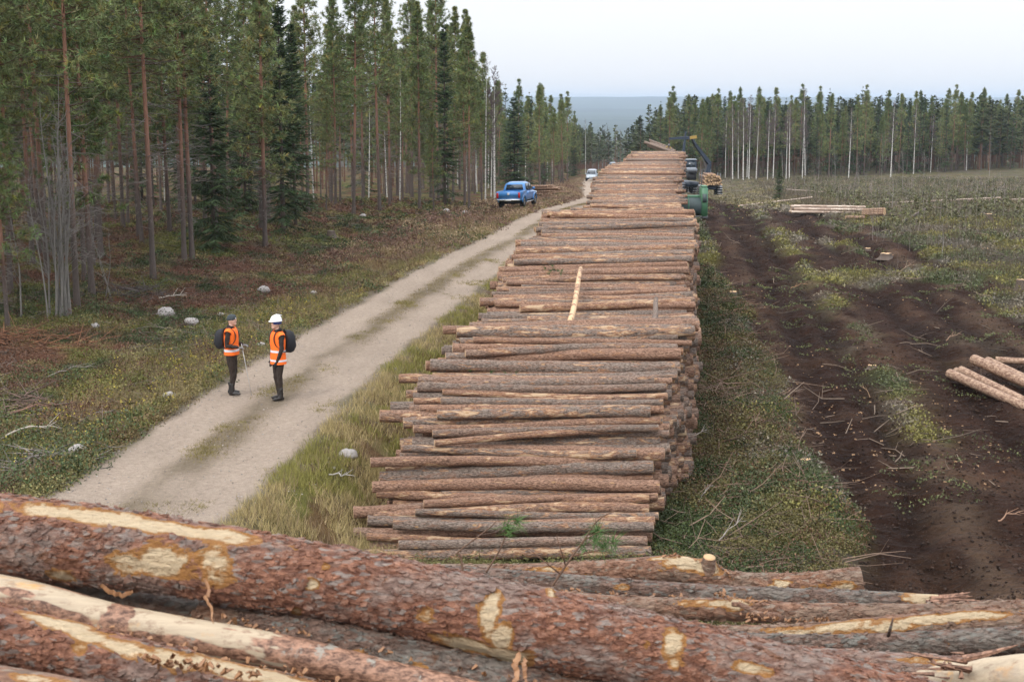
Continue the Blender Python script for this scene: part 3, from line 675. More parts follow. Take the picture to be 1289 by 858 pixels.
low_conifers('valley_forest', pp, hh, [M_FOL, M_TRUNK], 'wooded valley floor stretching away behind the end of the stack', tuft=False, seed=6)
# ================================================================ the long stack of logs
TOPY = [22.0, 22.7, 23.3, 24.0, 24.8, 25.6, 26.5, 27.4, 28.3, 29.2, 31, 33, 35, 37, 40, 45, 47, 50, 56, 62, 73, 76, 80, 90, 100, 118, 130, 133]
TOPZ = [-.75, -.5, -.05, .45, 1.0, 1.2, 1.2, 1.7, 1.95, 1.75, 1.7, 1.95, 2.1, 2.45, 2.6, 2.9, 2.6, 2.0, 1.6, 1.7, 1.95, 2.5, 2.75, 2.4, 2.15, 1.95, 1.9, 1.0]
def top_z(y): return np.interp(y, TOPY, TOPZ)
LOGLEN = 4.6
def log_mesh(seed, L, r0, r1, n=20, k=30, name='log'):
    rng = np.random.default_rng(seed); x = np.linspace(-L / 2, L / 2, k); b = rng.normal(size=3) * .038
    P = np.stack([x, b[0] * np.sin(x + b[1] * 50), b[2] * np.sin(x * .9 + 1)], -1)
    R = np.interp(x, [-L / 2, L / 2], [r0, r1]); V, F, T = tube(P, R, n, False)
    a = np.tile(np.arange(n), k) * 2 * PI / n; xx = np.repeat(x, n)
    nn = (fbm(xx * 1.6 + seed, np.cos(a) * 1.3 + 5, seed, 3) - .5) * .042 + (fbm(xx * 5 + seed, np.sin(a) * 2.6 + 8, seed + 5, 3) - .5) * .026
    ctr = np.repeat(P, n, 0); V = ctr + (V - ctr) * (1 + nn / .1)[:, None]
    mb = MB(); mb.add(V, F, 0)
    me = mb.mesh(name, [M_LOG]); ends = []
    for e in (0, k - 1):
        m2 = MB(); ring = V[e * n:(e + 1) * n]; c = ring.mean(0); sx = -1 if e == 0 else 1
        inner = c + (ring - c) * .9 + np.array([sx * .004, 0, 0]); jj = np.arange(n); W = np.vstack([ring, inner, c + [sx * .004, 0, 0]])
        q = np.stack([jj, (jj + 1) % n, n + (jj + 1) % n, n + jj], -1); t = np.stack([n + jj, n + (jj + 1) % n, np.full(n, 2 * n)], -1)
        if e == 0: q = q[:, ::-1]; t = t[:, ::-1]
        m2.add(W, q, 0); m2.V.append(np.zeros((0, 3))); m2.F.append(t); m2.M.append(np.zeros(n, int)); m2.C.append(np.zeros((0, 3))); m2.R.append(np.zeros(0))
        ends.append(m2.mesh('cut_end', [M_END], False))
    return me, ends
LM = []
for i in range(14):
    rr_ = [.115, .095, .13, .105, .085, .12, .10, .14, .09, .11, .125, .08, .105, .12][i]; L = LOGLEN * [1, .93, 1.04, .86, .95, 1.05, .9, 1.02, .88, 1, 1.06, .94, .82, .98][i]
    tp = [.85, .8, .88, .82, .86, .9, .8, .87, .84, .9, .83, .85, .88, .8][i]; LM.append((log_mesh(50 + i, L, rr_ * (1 if i % 2 else tp), rr_ * (tp if i % 2 else 1)), rr_, L))
def place_log(x, y, z, rz, ry, var, label, group=None, s=1.0, ends=True, name='log'):
    (me, en), r, L = LM[var]; o = bpy.data.objects.new(name, me); COL.objects.link(o); o.location = (x, y, z); o.rotation_euler = (random.uniform(0, 6.28), ry, rz); o.rotation_mode = 'XYZ'
    o.scale = (1 if y < 48 else .93, s, s)
    if ends:
        for e in en:
            c = bpy.data.objects.new('cut_end', e); COL.objects.link(c); c.parent = o
    return tag(o, label, 'log', group)
rng = np.random.default_rng(3); ALL = []
# cross-section packing, bottom up: y along the stack, z up
lvl = 0; dz = .156
for lvl in range(28):
    y = 22.05 + (lvl % 2) * .11
    while y < 132.5:
        g = float(height(pile_r(y) - 2.3, y)); g = min(g, -.55 if y < 60 else g) ; z = g + .11 + lvl * dz
        r = 0; y += .183
        t = float(top_z(y)) + .26 * (vnoise(y * .9, 0, 77) - .5) + .34 * (vnoise(y * .22, 5, 78) - .5)
        if y > 30: y -= .018
        if z + .03 < t: ALL.append([y + rng.normal() * .02, z + rng.normal() * .012, lvl, t - z])
A = np.array(ALL)
surf = (A[:, 3] < dz * 1.25) | (A[:, 0] < 24.9) & (A[:, 3] < .4)
# front face: the frontmost log at each level
for L_ in range(28):
    m = A[:, 2] == L_
    if m.any():
        idx = np.where(m)[0]; o_ = idx[np.argsort(A[idx, 0])][:2]; surf[o_] = True
S = A[surf]; S = S[np.argsort(S[:, 0])]
def x_off(y, lv):    # whole bundles lie further left or right
    b = vnoise(y * .55 + lv * .13, lv * .7, 90) - .5
    return b * .34
FR = 'facing end of the long stack'
n_ind = 0; rest = []; faceorder = sorted([tuple(s) for s in S if s[0] < 24.7], key=lambda s: s[1])
ORD = ['lowest', 'second lowest', 'third lowest', 'fourth lowest', 'fifth lowest', 'sixth lowest', 'seventh lowest', 'eighth lowest', 'ninth lowest', 'tenth lowest', 'eleventh lowest', 'twelfth lowest', 'thirteenth lowest', 'fourteenth lowest', 'fifteenth lowest', 'sixteenth lowest']
fidx = {f: i for i, f in enumerate(faceorder)}
for s in S:
    y, z, lv, dep = s; top = dep < dz * 1.25
    var = int(rng.integers(0, 14)); x = pile_r(y) - LM[var][2] / 2 + x_off(y, lv) - (abs(rng.normal()) * .14 + (rng.random() < .16) * rng.uniform(.2, .8)) * (1 if y < 27 else .45 if y < 36 else .25 if y < 47 else .1)
    if y > 48: x += .16
    rz = .035 + rng.normal() * .031; ry = rng.normal() * .016 - .006
    if top and rng.random() < .30: rz += rng.normal() * .05; z += .05
    sc = rng.uniform(.70, 1.08) * (1 if y < 30 else .86)
    tn, sc_, ob = rng.random(), rng.random(), rng.random()
    look = ('thick ' if LM[var][1] * sc > .125 else 'thin ' if LM[var][1] * sc < .092 else '') + ('grey' if tn < .36 else 'brown' if tn < .66 else 'red-brown') + ' log' + (' with pale scars' if sc_ > .55 else '')
    if n_ind < 286:
        n_ind += 1
        if tuple(s) in fidx and fidx[tuple(s)] < 16: lab = '%s, %s in the near face of the long stack' % (look, ORD[fidx[tuple(s)]]); grp = 'logs in the near face of the long stack'
        else:
            sec = ('upper near face' if y < 25.2 else 'front of the near step' if y < 27 else 'back of the near step' if y < 28.8 else 'foot of the slanting pole' if y < 31.5 else 'head of the slanting pole' if y < 34.8 else 'slope beyond the slanting pole' if y < 40 else 'raised hump' if y < 48 else 'sunken stretch beyond the hump' if y < 72 else 'far raised end')
            lab = look + ' on the long stack, ' + sec; grp = 'logs of the long stack, ' + sec
        place_log(x, y, z, rz, ry, var, lab, grp, sc, ends=True).color = (tn, sc_, ob, 1)
    else: rest.append((x, y, z, rz, ry, var, sc))
# logs inside the stack, and its far top: joined, low-sided
mb = MB(); I = A[~surf]
items = [(pile_r(q[0]) - LOGLEN / 2 + x_off(q[0], q[2]) - abs(rng.normal()) * (.14 if q[0] < 48 else .03) + (.16 if q[0] > 48 else 0), q[0], q[1], .045 + rng.normal() * .015, 0, -1, 1) for q in I] + rest
for (x, y, z, rz, ry, var, sc) in items:
    hi = var >= 0; r = (LM[var][1] if hi else rng.uniform(.085, .125)) * sc; L = LOGLEN * rng.uniform(.95, 1.03) * (1 if y < 48 else .93); n = 10 if hi else 7
    d = np.array([math.cos(rz), math.sin(rz), 0]) * L / 2; c = np.array([x, y, z])
    P = np.stack([c - d, c, c + d]) if hi else np.stack([c - d, c + d])
    if hi: P[1] += rng.normal(size=3) * .01
    ph = rng.random(); add_tube(mb, P, r * np.linspace(.93, 1.05, len(P)), n, 0, cap=True, capmat=1, rnd=rng.random(), phase=ph)
tag(mb.build('stacked_logs', [M_LOG, M_END]), 'tightly packed logs inside and along the far top of the long stack', 'logs', kind='stuff')
# poles lying across the top
def pole(px0, py0, Y0, px1, py1, Y1, r, label, mat, name='pole'):
    a = at(px0, py0, Y0); b = at(px1, py1, Y1); mb = MB(); t = np.linspace(0, 1, 9)[:, None]; P = a + (b - a) * t; P[:, 0] += .02 * np.sin(t[:, 0] * 5)
    add_tube(mb, P, r * np.linspace(1.1, .85, 9), 12, 0, capmat=1); return tag(mb.build(name, [mat, M_END]), label, 'log')
def _peel():
    t = NT('peeled wood'); v = t.vec(scale=(6, 1.2, 6)); n = t.noise(v, 3, 4, .6); m = t.noise(t.vec(), 5, 3)
    t.bump(n, .4, .01); return t.set(t.mix(t.ss(m, .5, .62), t.mix(n, (.50, .30, .15), (.64, .46, .28)), (.22, .10, .055)), .7)
M_PEEL = _peel()
zt = lambda y: float(top_z(y))
pole(716, 411, 28.9, 732, 338, 34.6, .062, 'peeled pale pole slanting across the top of the long stack', M_PEEL)
pole(822, 408, 29.2, 827, 376, 31.5, .06, 'short greyish pole lying lengthwise near the right side of the stack top', M_LOG)
# pale birch logs sticking out of the left side
for k, (px, py, L, lab) in enumerate([(757, 276, 1.7, 'thin white-barked birch log jutting out left of the stack toward the road'), (792, 279, 1.5, 'second white birch log jutting from the stack, closer to it'), (812, 274, 1.9, 'thicker grey-white birch log jutting from the stack')]):
    Y = 46 - k * .4; c = at(px - 8, py, Y); mb = MB(); P = np.stack([c + np.array([-L / 2, -.15, -.05]), c, c + np.array([L / 2, .15, .06])]); add_tube(mb, P, .055 + .015 * (k == 2), 10, 0, capmat=1)
    tag(mb.build('birch_log', [M_BIRCH, M_END]), lab, 'log')
# ---- small stacks and single logs on the clearing
M_PALE = (lambda t: t.set(t.mix(t.ss(t.noise(t.vec(scale=(1, 5, 5)), 2.2, 4), .5, .6), (.36, .26, .20), (.62, .52, .43)), .75))(NT('pale pulpwood bark'))
M_RED = (lambda t: t.set(t.mix(t.ss(t.noise(t.vec(scale=(1.4, 1, 3)), 7, 6, .7), .35, .7), (.15, .078, .050), (.46, .32, .22)), .85))(NT('fresh pine bark'))
def rod(name, a, b, r, mat, label, group=None, n=12, r2=None):
    a = np.array(a, float); b = np.array(b, float); c = (a + b) / 2; t = np.linspace(0, 1, 6)[:, None]; mb = MB()
    P = (a - c) + (b - a) * t; rr = np.linspace(r, r2 or r * .85, 6); V, F, T = tube(P, rr, n, False); mb.add(V, F, 0); o = mb.build(name, mat); o.location = c
    for e, q in ((P[0], rr[0]), (P[-1], rr[-1])):
        m2 = MB(); dirv = unit(P[-1] - P[0]); sg = 1 if q == rr[-1] else -1
        add_tube(m2, np.stack([e - dirv * .01 * sg, e + dirv * .003 * sg]), q * .97, n, 0); m2.build('cut_end', M_END, o, False)
    return tag(o, label, 'log', group)
rg = np.random.default_rng(9)
for k in range(11):       # pale stack at mid distance
    lv = 0 if k < 5 else (1 if k < 9 else 2); j = k if lv == 0 else (k - 5 if lv == 1 else k - 9)
    x0, y0 = base_xy(1043, 270); y0 = y0 + j * .22 + lv * .1; zz = float(height(x0, y0)) + .12 + lv * .17; sh = rg.normal() * .18
    rod('log', (x0 - 2.2 + sh, y0, zz + .03), (x0 + 2.3 + sh * .5, y0 + .2 * rg.normal(), zz - .02), rg.uniform(.07, .1), M_PALE, 'pale peeled log in the small stack lying across the clearing', 'pale logs in the small stack on the clearing')
x0, y0 = base_xy(1076, 277); z0 = float(height(x0, y0)); rod('log', (x0 - .55, y0, z0 + .1), (x0 + .6, y0 + .1, z0 + .08), .11, M_RED, 'short red-brown log lying alone right below the pale small stack')
x0, y0 = base_xy(1103, 275)
for k in range(3):
    z0 = float(height(x0, y0)) + .15 + .12 * k; rod('log', (x0 - .5, y0 + 1.2, z0), (x0 + .4, y0 - .3, z0 + .18), .14 - .02 * k, M_RED, ['cut log end pointing at the viewer right of the pale stack', 'second short log resting behind the cut log end', 'thin short log topping the two cut log ends'][k])
# logs at the right edge of the picture
for k, (pa, pb, r, lab) in enumerate([((1196, 464), (1330, 545), .13, 'leftmost and nearest log of the group at the right edge, orange scar at its tip'), ((1210, 461), (1345, 535), .12, 'second log from the left in the group at the right edge'), ((1226, 458), (1360, 528), .14, 'topmost reddish log of the group at the right edge'), ((1243, 460), (1370, 520), .12, 'rearmost log of the group at the right edge'), ((1203, 474), (1320, 552), .09, 'thin log lowest in front of the group at the right edge')]):
    Yc = 36.5 + .25 * k; a = at(*pa, Yc + .6); b = at(*pb, Yc - 4.3); zg = float(height(a[0], a[1])); a[2] = zg + [.34, .40, .52, .36, .16][k]; b[2] = float(height(b[0], b[1])) + [.16, .2, .36, .2, .1][k]
    rod('log', a, b, r, M_RED, lab, n=16)
a = at(1253, 458, 39.5); b = at(1330, 466, 39); a[2] = float(height(a[0], a[1])) + .25; b[2] = a[2]; rod('log', a, b, .1, M_RED, 'single log lying behind the group at the right edge of the picture')
# red-brown stack behind the pickup
x0, y0 = base_xy(676, 246)
for k in range(18):
    lv = k // 5; j = k % 5; yy = y0 + j * .24 + (lv % 2) * .1; zz = float(height(x0, yy)) + .12 + lv * .19; sh = rg.normal() * .45
    rod('log', (x0 - 1.9 + sh, yy, zz + .05 * rg.normal()), (x0 + 1.6 + sh, yy + .4 * rg.normal(), zz + .03 + .06 * rg.normal()), rg.uniform(.06, .11), M_RED, 'red-brown log in the low stack behind the blue pickup', 'logs in the low stack behind the pickup')
# ================================================================ logs in the foreground, the stack one stands on
def fore_bark(name, cA, cB, cG, peeled=False):
    t = NT(name); v = t.vec(scale=(1, 1.9, 1.9)); pl = t.attr('rnd')
    n1 = t.noise(v, 7, 5, .62, .6); n2 = t.noise(v, 34, 5, .7, .3); n3 = t.noise(v, 90, 3, .6); vw = t.t.nodes.new('ShaderNodeVectorMath'); vw.operation = 'MULTIPLY_ADD'; t.put(vw.inputs[0], t.t.nodes.new('ShaderNodeTexNoise').outputs['Color']); vw.inputs[1].default_value = (.05, .05, .05); t.put(vw.inputs[2], t.vec(scale=(1, 2.4, 2.4))); vo = t.voro(vw.outputs[0], 17); pv = t.t.nodes.new('ShaderNodeSeparateColor'); t.put(pv.inputs[0], t.voro(vw.outputs[0], 30, out='Color')); pv2 = t.t.nodes.new('ShaderNodeSeparateColor'); t.put(pv2.inputs[0], t.voro(vw.outputs[0], 62, out='Color')); blot = t.noise(v, 3.2, 4, .6)
    if peeled:
        vf = t.vec(scale=(1, 12, 12)); fib = t.noise(vf, 6, 5, .65); lich2 = t.noise(t.vec(), 9, 5, .7)
        c = t.mix(fib, (.31, .24, .165), (.54, .44, .31)); c = t.mix(t.ss(n1, .55, .72), c, (.52, .27, .08)); c = t.mix(t.ss(t.noise(t.vec(scale=(1, 2, 2)), 13, 5, .7), .52, .68), c, (.25, .17, .11)); c = t.mix(t.math('MULTIPLY', t.ss(blot, .5, .65), .6), c, (.30, .24, .18))
        c = t.mix(t.ss(pl, .35, .5), t.mix(t.ss(lich2, .6, .68), t.mix(t.ss(n2, .35, .65), (.075, .035, .022), (.36, .20, .13)), (.27, .25, .21)), c); t.bump(fib, .5, .006); return t.set(c, .55, Specular_IOR_Level=.35)
    c = t.mix(t.math('ADD', t.math('MULTIPLY', t.ss(n2, .32, .68), .5), t.math('ADD', t.math('MULTIPLY', pv.outputs[0], .3), t.math('MULTIPLY', pv2.outputs[0], .22))), tuple(x * .75 for x in cA), tuple(min(1, x * 1.15) for x in cB)); c = t.mix(t.ss(pv.outputs[1], .80, .86), c, cG)
    c = t.mix(t.math('MULTIPLY', t.ss(t.math('ADD', blot, t.math('MULTIPLY', n2, .45)), .70, .86), .7), c, cG)
    c = t.mix(t.math('MULTIPLY', t.ss(n1, .60, .70), .8), c, (.26, .105, .045))
    c = t.mix(t.math('MULTIPLY', t.ss(vo, .40, .75), .45), c, tuple(x * .5 for x in cA))
    lich = t.noise(t.vec(), 11, 4, .7); c = t.mix(t.math('MULTIPLY', t.ss(lich, .66, .71), .55), c, (.30, .33, .27))
    q = t.math('ADD', pl, t.math('MULTIPLY_ADD', n2, .75, -.38)); q = t.math('ADD', q, t.math('MULTIPLY_ADD', n1, 1.5, -.75))
    c = t.mix(t.ss(q, .34, .46), c, t.mix(n2, (.33, .125, .03), (.60, .30, .09)))
    cream = t.mix(t.noise(t.vec(scale=(1, 9, 9)), 9, 4), (.66, .46, .26), (.93, .76, .51)); c = t.mix(t.ss(q, .56, .84), c, cream)
    t.bump(t.math('ADD', t.math('MULTIPLY', n2, 1.0), t.math('ADD', t.math('MULTIPLY', vo, -.5), t.math('MULTIPLY', t.math('ADD', pv.outputs[0], pv2.outputs[0]), .28))), 1.0, .05)
    return t.set(c, t.math('MULTIPLY_ADD', n1, .3, .42), Specular_IOR_Level=.4)
M_BK1 = fore_bark('red scaly pine bark', (.19, .066, .040), (.58, .275, .165), (.42, .33, .28))
M_BK2 = fore_bark('orange pine bark', (.22, .095, .052), (.52, .29, .185), (.42, .31, .23))
M_BK3 = fore_bark('grey lichened bark', (.13, .072, .050), (.40, .255, .19), (.31, .29, .25))
M_PLD = fore_bark('peeled pine trunk', (.1, .05, .03), (.3, .15, .1), (.3, .3, .3), peeled=True)
def catmull(P, k):
    P = np.array(P, float); t = np.linspace(0, len(P) - 1, k); Q = np.vstack([2 * P[0] - P[1], P, 2 * P[-1] - P[-2]]); i = np.minimum(t.astype(int), len(P) - 2); f = (t - i)[:, None]
    a, b, c, d = Q[i], Q[i + 1], Q[i + 2], Q[i + 3]
    return .5 * (2 * b + (c - a) * f + (2 * a - 5 * b + 4 * c - d) * f ** 2 + (3 * b - a - 3 * c + d) * f ** 3)
def project(V):
    V = np.atleast_2d(V); q = V - np.array([0, 0, CAM_Z]); dp = q[:, 1] * math.cos(PITCH) - q[:, 2] * math.sin(PITCH); up = q[:, 1] * math.sin(PITCH) + q[:, 2] * math.cos(PITCH)
    return np.stack([644.5 + F_PX * q[:, 0] / dp, 429 - F_PX * up / dp], -1)
def fore_log(name, pts, r, mat, label, patches=(), nu=260, nv=72, seed=1, lump=.06, knots=(), group=None, base=0.0, flakes=0):
    """pts: (photo x, photo y, metres away) along the axis; r: radii in metres; patches: (px, py, half length, half width[, strength])"""
    P = catmull([at(*p) for p in pts], nu); R = np.interp(np.linspace(0, 1, nu), np.linspace(0, 1, len(r)), r) if hasattr(r, '__len__') else np.full(nu, r)
    V, F, T = tube(P, R, nv, False, ref=[0, 0, 1]); s = np.concatenate([[0], np.cumsum(np.linalg.norm(np.diff(P, axis=0), axis=1))])
    S = np.repeat(s, nv); TH = np.tile(np.arange(nv) * 2 * PI / nv, nu); ctr = np.repeat(P, nv, 0); RR = np.repeat(R, nv); out = (V - ctr) / RR[:, None]
    cx, sx = np.cos(TH), np.sin(TH)
    bump = (fbm(S * 3 + seed * 7, cx * 1.2 + sx * .7 + 9, seed, 3) - .5) * lump * 1.6 + (fbm(S * 26, TH * 5.1 * 1.0, seed + 3, 3) - .5) * lump * .42 * np.minimum(1, 1)
    mask = np.full(len(V), float(base)); pr = project(V); vis = np.einsum('ij,ij->i', out, np.array([0, 0, CAM_Z]) - ctr) > 0
    for pt in patches:
        px, py, hl, hw = pt[:4]; st = pt[4] if len(pt) > 4 else 1.0
        dd = (pr[:, 0] - px) ** 2 + (pr[:, 1] - py) ** 2; dd[~vis] = 1e12; i = int(np.argmin(dd))
        ds = (S - S[i]) / (hl * 1.5); dt = (np.angle(np.exp(1j * (TH - TH[i]))) * RR) / (hw * 1.65)
        wob = fbm(S * 22 + seed, TH * 3.2, seed + 9, 4); ds = ds * (.6 + .8 * wob); dt = dt * (.55 + .9 * fbm(S * 15, TH * 4.5 + 3, seed + 11, 4))
        if st < 0: mask = np.minimum(mask, 1 - np.clip(1.25 - np.sqrt(ds ** 2 + dt ** 2) * .8, 0, 1) * -st); continue
        mask = np.maximum(mask, np.clip(1.42 - np.sqrt(ds ** 2 + dt ** 2) * .8, 0, 1) * st)
    for kx, ky, kr, kh in knots:
        dd = (pr[:, 0] - kx) ** 2 + (pr[:, 1] - ky) ** 2; dd[~vis] = 1e12; i = int(np.argmin(dd)); q = np.linalg.norm(V - V[i], axis=1) / kr; bump = bump + kh / RR * np.exp(-q ** 2)
    bump = bump - smooth(.45, .60, mask) * .045 * (1 - base)
    V = ctr + out * (RR * (1 + bump))[:, None]
    org = P[len(P) // 2].copy(); mb = MB(); mb.add(V - org, F, 0, (1, 1, 1), mask); o = mb.build(name, mat); o.location = org
    if flakes:
        g0 = np.random.default_rng(seed + 70); cand_ = np.where(vis & (mask < .3))[0]; ii = g0.choice(cand_, flakes); c = V[ii] - org; nn = unit(out[ii] + g0.normal(size=(flakes, 3)) * .22); ax_ = unit(np.repeat(unit(np.gradient(P, axis=0)), nv, 0)[ii] + g0.normal(size=(flakes, 3)) * .35); tt_ = unit(np.cross(nn, ax_)); ax_ = np.cross(tt_, nn)
        sa = g0.uniform(.006, .024, flakes); sb = sa * g0.uniform(.3, .7, flakes); an_ = np.arange(6) * PI / 3; k6 = g0.uniform(.6, 1.15, (flakes, 6))
        top = c[:, None] + nn[:, None] * .0045 + ax_[:, None] * (np.cos(an_) * k6 * sa[:, None])[..., None] + tt_[:, None] * (np.sin(an_) * k6 * sb[:, None])[..., None]; bot = top - nn[:, None] * .006
        W = np.concatenate([top, bot], 1).reshape(-1, 3); b0 = (np.arange(flakes) * 12)[:, None, None]; j6 = np.arange(6); q6 = np.stack([j6, 6 + j6, 6 + (j6 + 1) % 6, (j6 + 1) % 6], -1)[None]; mf = MB(); mf.add(W, (b0 + q6).reshape(-1, 4), 0)
        mf.V.append(np.zeros((0, 3))); mf.F.append((np.arange(flakes) * 12)[:, None] + j6[None]); mf.M.append(np.zeros(flakes, int)); mf.C.append(np.zeros((0, 3))); mf.R.append(np.zeros(0)); of = mf.build('bark_flakes', mat, o, False); of['kind'] = 'stuff'
    for e in (0, nu - 1):
        m2 = MB(); ring = V[e * nv:(e + 1) * nv] - org; c = ring.mean(0); ax = unit(P[-1] - P[-2]) if e else -unit(P[1] - P[0]); jj = np.arange(nv)
        W = np.vstack([ring * .995 + c * .005, c + (ring - c) * .55 + ax * .004, c + ax * .006]); q = np.stack([jj, (jj + 1) % nv, nv + (jj + 1) % nv, nv + jj], -1); t3 = np.stack([nv + jj, nv + (jj + 1) % nv, np.full(nv, 2 * nv)], -1)
        if not e: q = q[:, ::-1]; t3 = t3[:, ::-1]
        m2.add(W, q, 0); m2.V.append(np.zeros((0, 3))); m2.F.append(t3); m2.M.append(np.zeros(nv, int)); m2.C.append(np.zeros((0, 3))); m2.R.append(np.zeros(0)); m2.build('cut_end', M_FEND, o)
    return tag(o, label, 'log', group), P, R
M_FEND = (lambda t: t.set(t.mix(t.noise(t.vec(), 30, 4), (.42, .25, .11), (.60, .41, .23)), .6))(NT('fresh cut pine end'))
A_, PA, RA = fore_log('log', [(-330, 636, 5.05), (0, 672, 4.85), (150, 690, 4.78), (300, 713, 4.7), (470, 744, 4.65), (640, 783, 4.6), (800, 815, 4.55), (992, 862, 4.5), (1289, 935, 4.4)], [.150, .144, .135, .128, .126, .130, .130, .132, .132], M_BK1,
    'huge red scaly pine log running across the whole foreground on top', [
    (150, 652, .26, .020), (215, 663, .17, .017), (95, 644, .12, .012, .8), (205, 705, .055, .030), (160, 712, .045, .024, .8), (268, 715, .045, .040, .78), (240, 722, .03, .018, .7), (80, 724, .030, .018, .75), (285, 670, .06, .012, .8),
    (618, 775, .020, .045), (632, 800, .022, .035, .9), (590, 815, .075, .022), (640, 828, .06, .024), (560, 806, .04, .012, .8), (847, 808, .022, .028), (850, 830, .016, .016, .7), (940, 838, .030, .013), (965, 846, .025, .012, .7),
    (395, 735, .014, .010, .8), (375, 770, .012, .022, .7), (535, 775, .022, .018, .66), (508, 703, .016, .012, .75), (692, 748, .014, .012, .8), (885, 775, .02, .01, .7), (410, 712, .012, .01, .7), (815, 812, .01, .01, .6)],
    nu=420, nv=120, seed=1, lump=.085, flakes=2600, knots=[(440, 690, .03, .012), (508, 700, .03, .010), (692, 745, .03, .012), (885, 770, .04, .010), (130, 640, .05, .008), (300, 664, .05, .01), (632, 800, .03, .008), (80, 722, .03, .008)])
M_FLAKE = (lambda t: t.set(t.mix(t.noise(t.vec(), 40, 3), (.14, .06, .03), (.42, .22, .10)), .6))(NT('loose bark and inner bark'))
def ribbon(name, pts, w, mat, parent=None, label=None, th=.0015, curl=.1):
    P = catmull(pts, 14) + np.random.default_rng(int(w * 1e4)).normal(size=(14, 3)) * .003; w = w * .62; k = len(P); T = unit(np.gradient(P, axis=0)); W = unit(np.cross(T, np.array([.2, 1, .1]))); N = np.cross(T, W); ww = w * np.interp(np.linspace(0, 1, k), [0, .3, .8, 1], [.7, 1, .7, .15])[:, None]
    a = np.stack([P - W * ww / 2, P + N * w * curl * .3, P + W * ww / 2], 1).reshape(-1, 3); b = a + np.repeat(N, 3, 0) * th; V = np.vstack([a, b]); m = 3 * k
    i = np.arange(k - 1)[:, None] * 3; j = np.arange(2)[None]; F = np.stack([i + j, i + j + 1, i + 3 + j + 1, i + 3 + j], -1).reshape(-1, 4); F2 = F[:, ::-1] + m
    ii = np.arange(k - 1) * 3; s1 = np.stack([ii, ii + 3, ii + 3 + m, ii + m], -1); s2 = np.stack([ii + 2, ii + 2 + m, ii + 5 + m, ii + 5], -1)
    mb = MB(); org = np.array(parent.location) if parent is not None else np.zeros(3); mb.add(V - org, np.vstack([F, F2, s1, s2]), 0); o = mb.build(name, mat, parent, False)
    if label and parent is None: tag(o, label, 'bark strip')
    return o
def rib_at(p2, Y, w, parent, dy=-.03):
    ribbon('bark_strip', [at(x, y, Y + dy * i) for i, (x, y) in enumerate(p2)], w, M_FLAKE, parent)
rib_at([(258, 728), (262, 742), (258, 752), (266, 764), (268, 786)], 4.50, .022, A_)

rib_at([(655, 822), (648, 835), (652, 848), (640, 866)], 4.38, .035, A_); rib_at([(662, 828), (660, 842), (664, 862)], 4.37, .025, A_); 
rib_at([(128, 735), (143, 746), (160, 747), (166, 742)], 4.58, .03, A_, 0)
B_, PB, RB = fore_log('log', [(-300, 700, 4.72), (0, 748, 4.60), (150, 784, 4.52), (350, 820, 4.43), (480, 850, 4.38), (640, 890, 4.33), (780, 930, 4.3)], [.07, .068, .062, .058, .055, .058, .06], M_PLD, 'peeled pale log wedged just below the huge red log at the left', [(147, 776, .035, .07, -1.2), (60, 768, .14, .018, -1), (220, 812, .16, .022, -1), (90, 742, .08, .014, -.9), (320, 800, .05, .02, -.5), (600, 870, .46, .30, -1.4), (20, 745, .05, .01, -1), (290, 822, .08, .015, -1)], nu=200, seed=4, lump=.05, base=1.0)
K_, PK, RK = fore_log('log', [(300, 800, 4.62), (392, 812, 4.58), (560, 850, 4.52), (800, 912, 4.42)], [.07, .085, .088, .09], M_BK3, 'dark lichened log continuing right of the peeled log with a round branch knot', [(450, 828, .02, .014, .75), (520, 850, .03, .02, .7)], nu=180, seed=6, lump=.09, flakes=700, knots=[(380, 820, .04, .03)])
def stub(parent, px, py, Y, r, L, d, mat=None, endmat=None):
    c = at(px, py, Y) - np.array(parent.location); d = unit(np.array(d, float)); mb = MB(); P = np.stack([c - d * L, c - d * L * .4, c]); add_tube(mb, P, [r * 1.5, r * 1.15, r], 18, 0, cap=False); o = mb.build('branch_stub', mat or M_BK2, parent)
    m2 = MB(); add_tube(m2, np.stack([c - d * .002, c + d * .002]), r * .98, 18, 0); m2.build('cut_face', endmat or M_FEND, o); return o

N_, _, _ = fore_log('log', [(-300, 690, 4.95), (0, 728, 4.9), (180, 762, 4.85), (330, 780, 4.8)], .06, M_BK3, 'dark log end in the shadow between the huge log and the peeled one', [], nu=100, nv=40, seed=31)
L_, _, _ = fore_log('log', [(250, 778, 4.72), (420, 800, 4.66), (600, 838, 4.6), (760, 880, 4.5), (900, 925, 4.4)], .06, M_BK2, 'thin red-brown log in the dark gap right under the huge log', [(330, 786, .05, .012, .8), (480, 812, .05, .012, .8), (575, 825, .04, .012, .7), (690, 858, .05, .015, .8)], nu=160, seed=8, lump=.12, flakes=300)
C_, _, _ = fore_log('log', [(-260, 742, 4.35), (0, 799, 4.22), (100, 823, 4.18), (230, 858, 4.12), (420, 905, 4.05), (640, 950, 4.0)], [.09, .09, .092, .092, .095, .09], M_BK1, 'scarred brown log at lower left with long whitish scrape', [(75, 783, .08, .02), (115, 800, .05, .014, .9), (100, 815, .02, .014, .7), (150, 812, .06, .016), (215, 826, .05, .018, .85), (240, 818, .03, .012, .75), (300, 842, .10, .022), (360, 855, .13, .026), (200, 808, .04, .008, .8)], nu=240, nv=90, seed=9, lump=.12, flakes=900, knots=[(235, 822, .03, .012)])
D_, _, _ = fore_log('log', [(-200, 850, 3.98), (0, 876, 3.9), (150, 902, 3.82), (420, 960, 3.7)], .085, M_BK2, 'light brown log at the very bottom left corner', [(45, 855, .05, .014, .9), (90, 862, .03, .01, .8)], nu=140, seed=11, lump=.09)
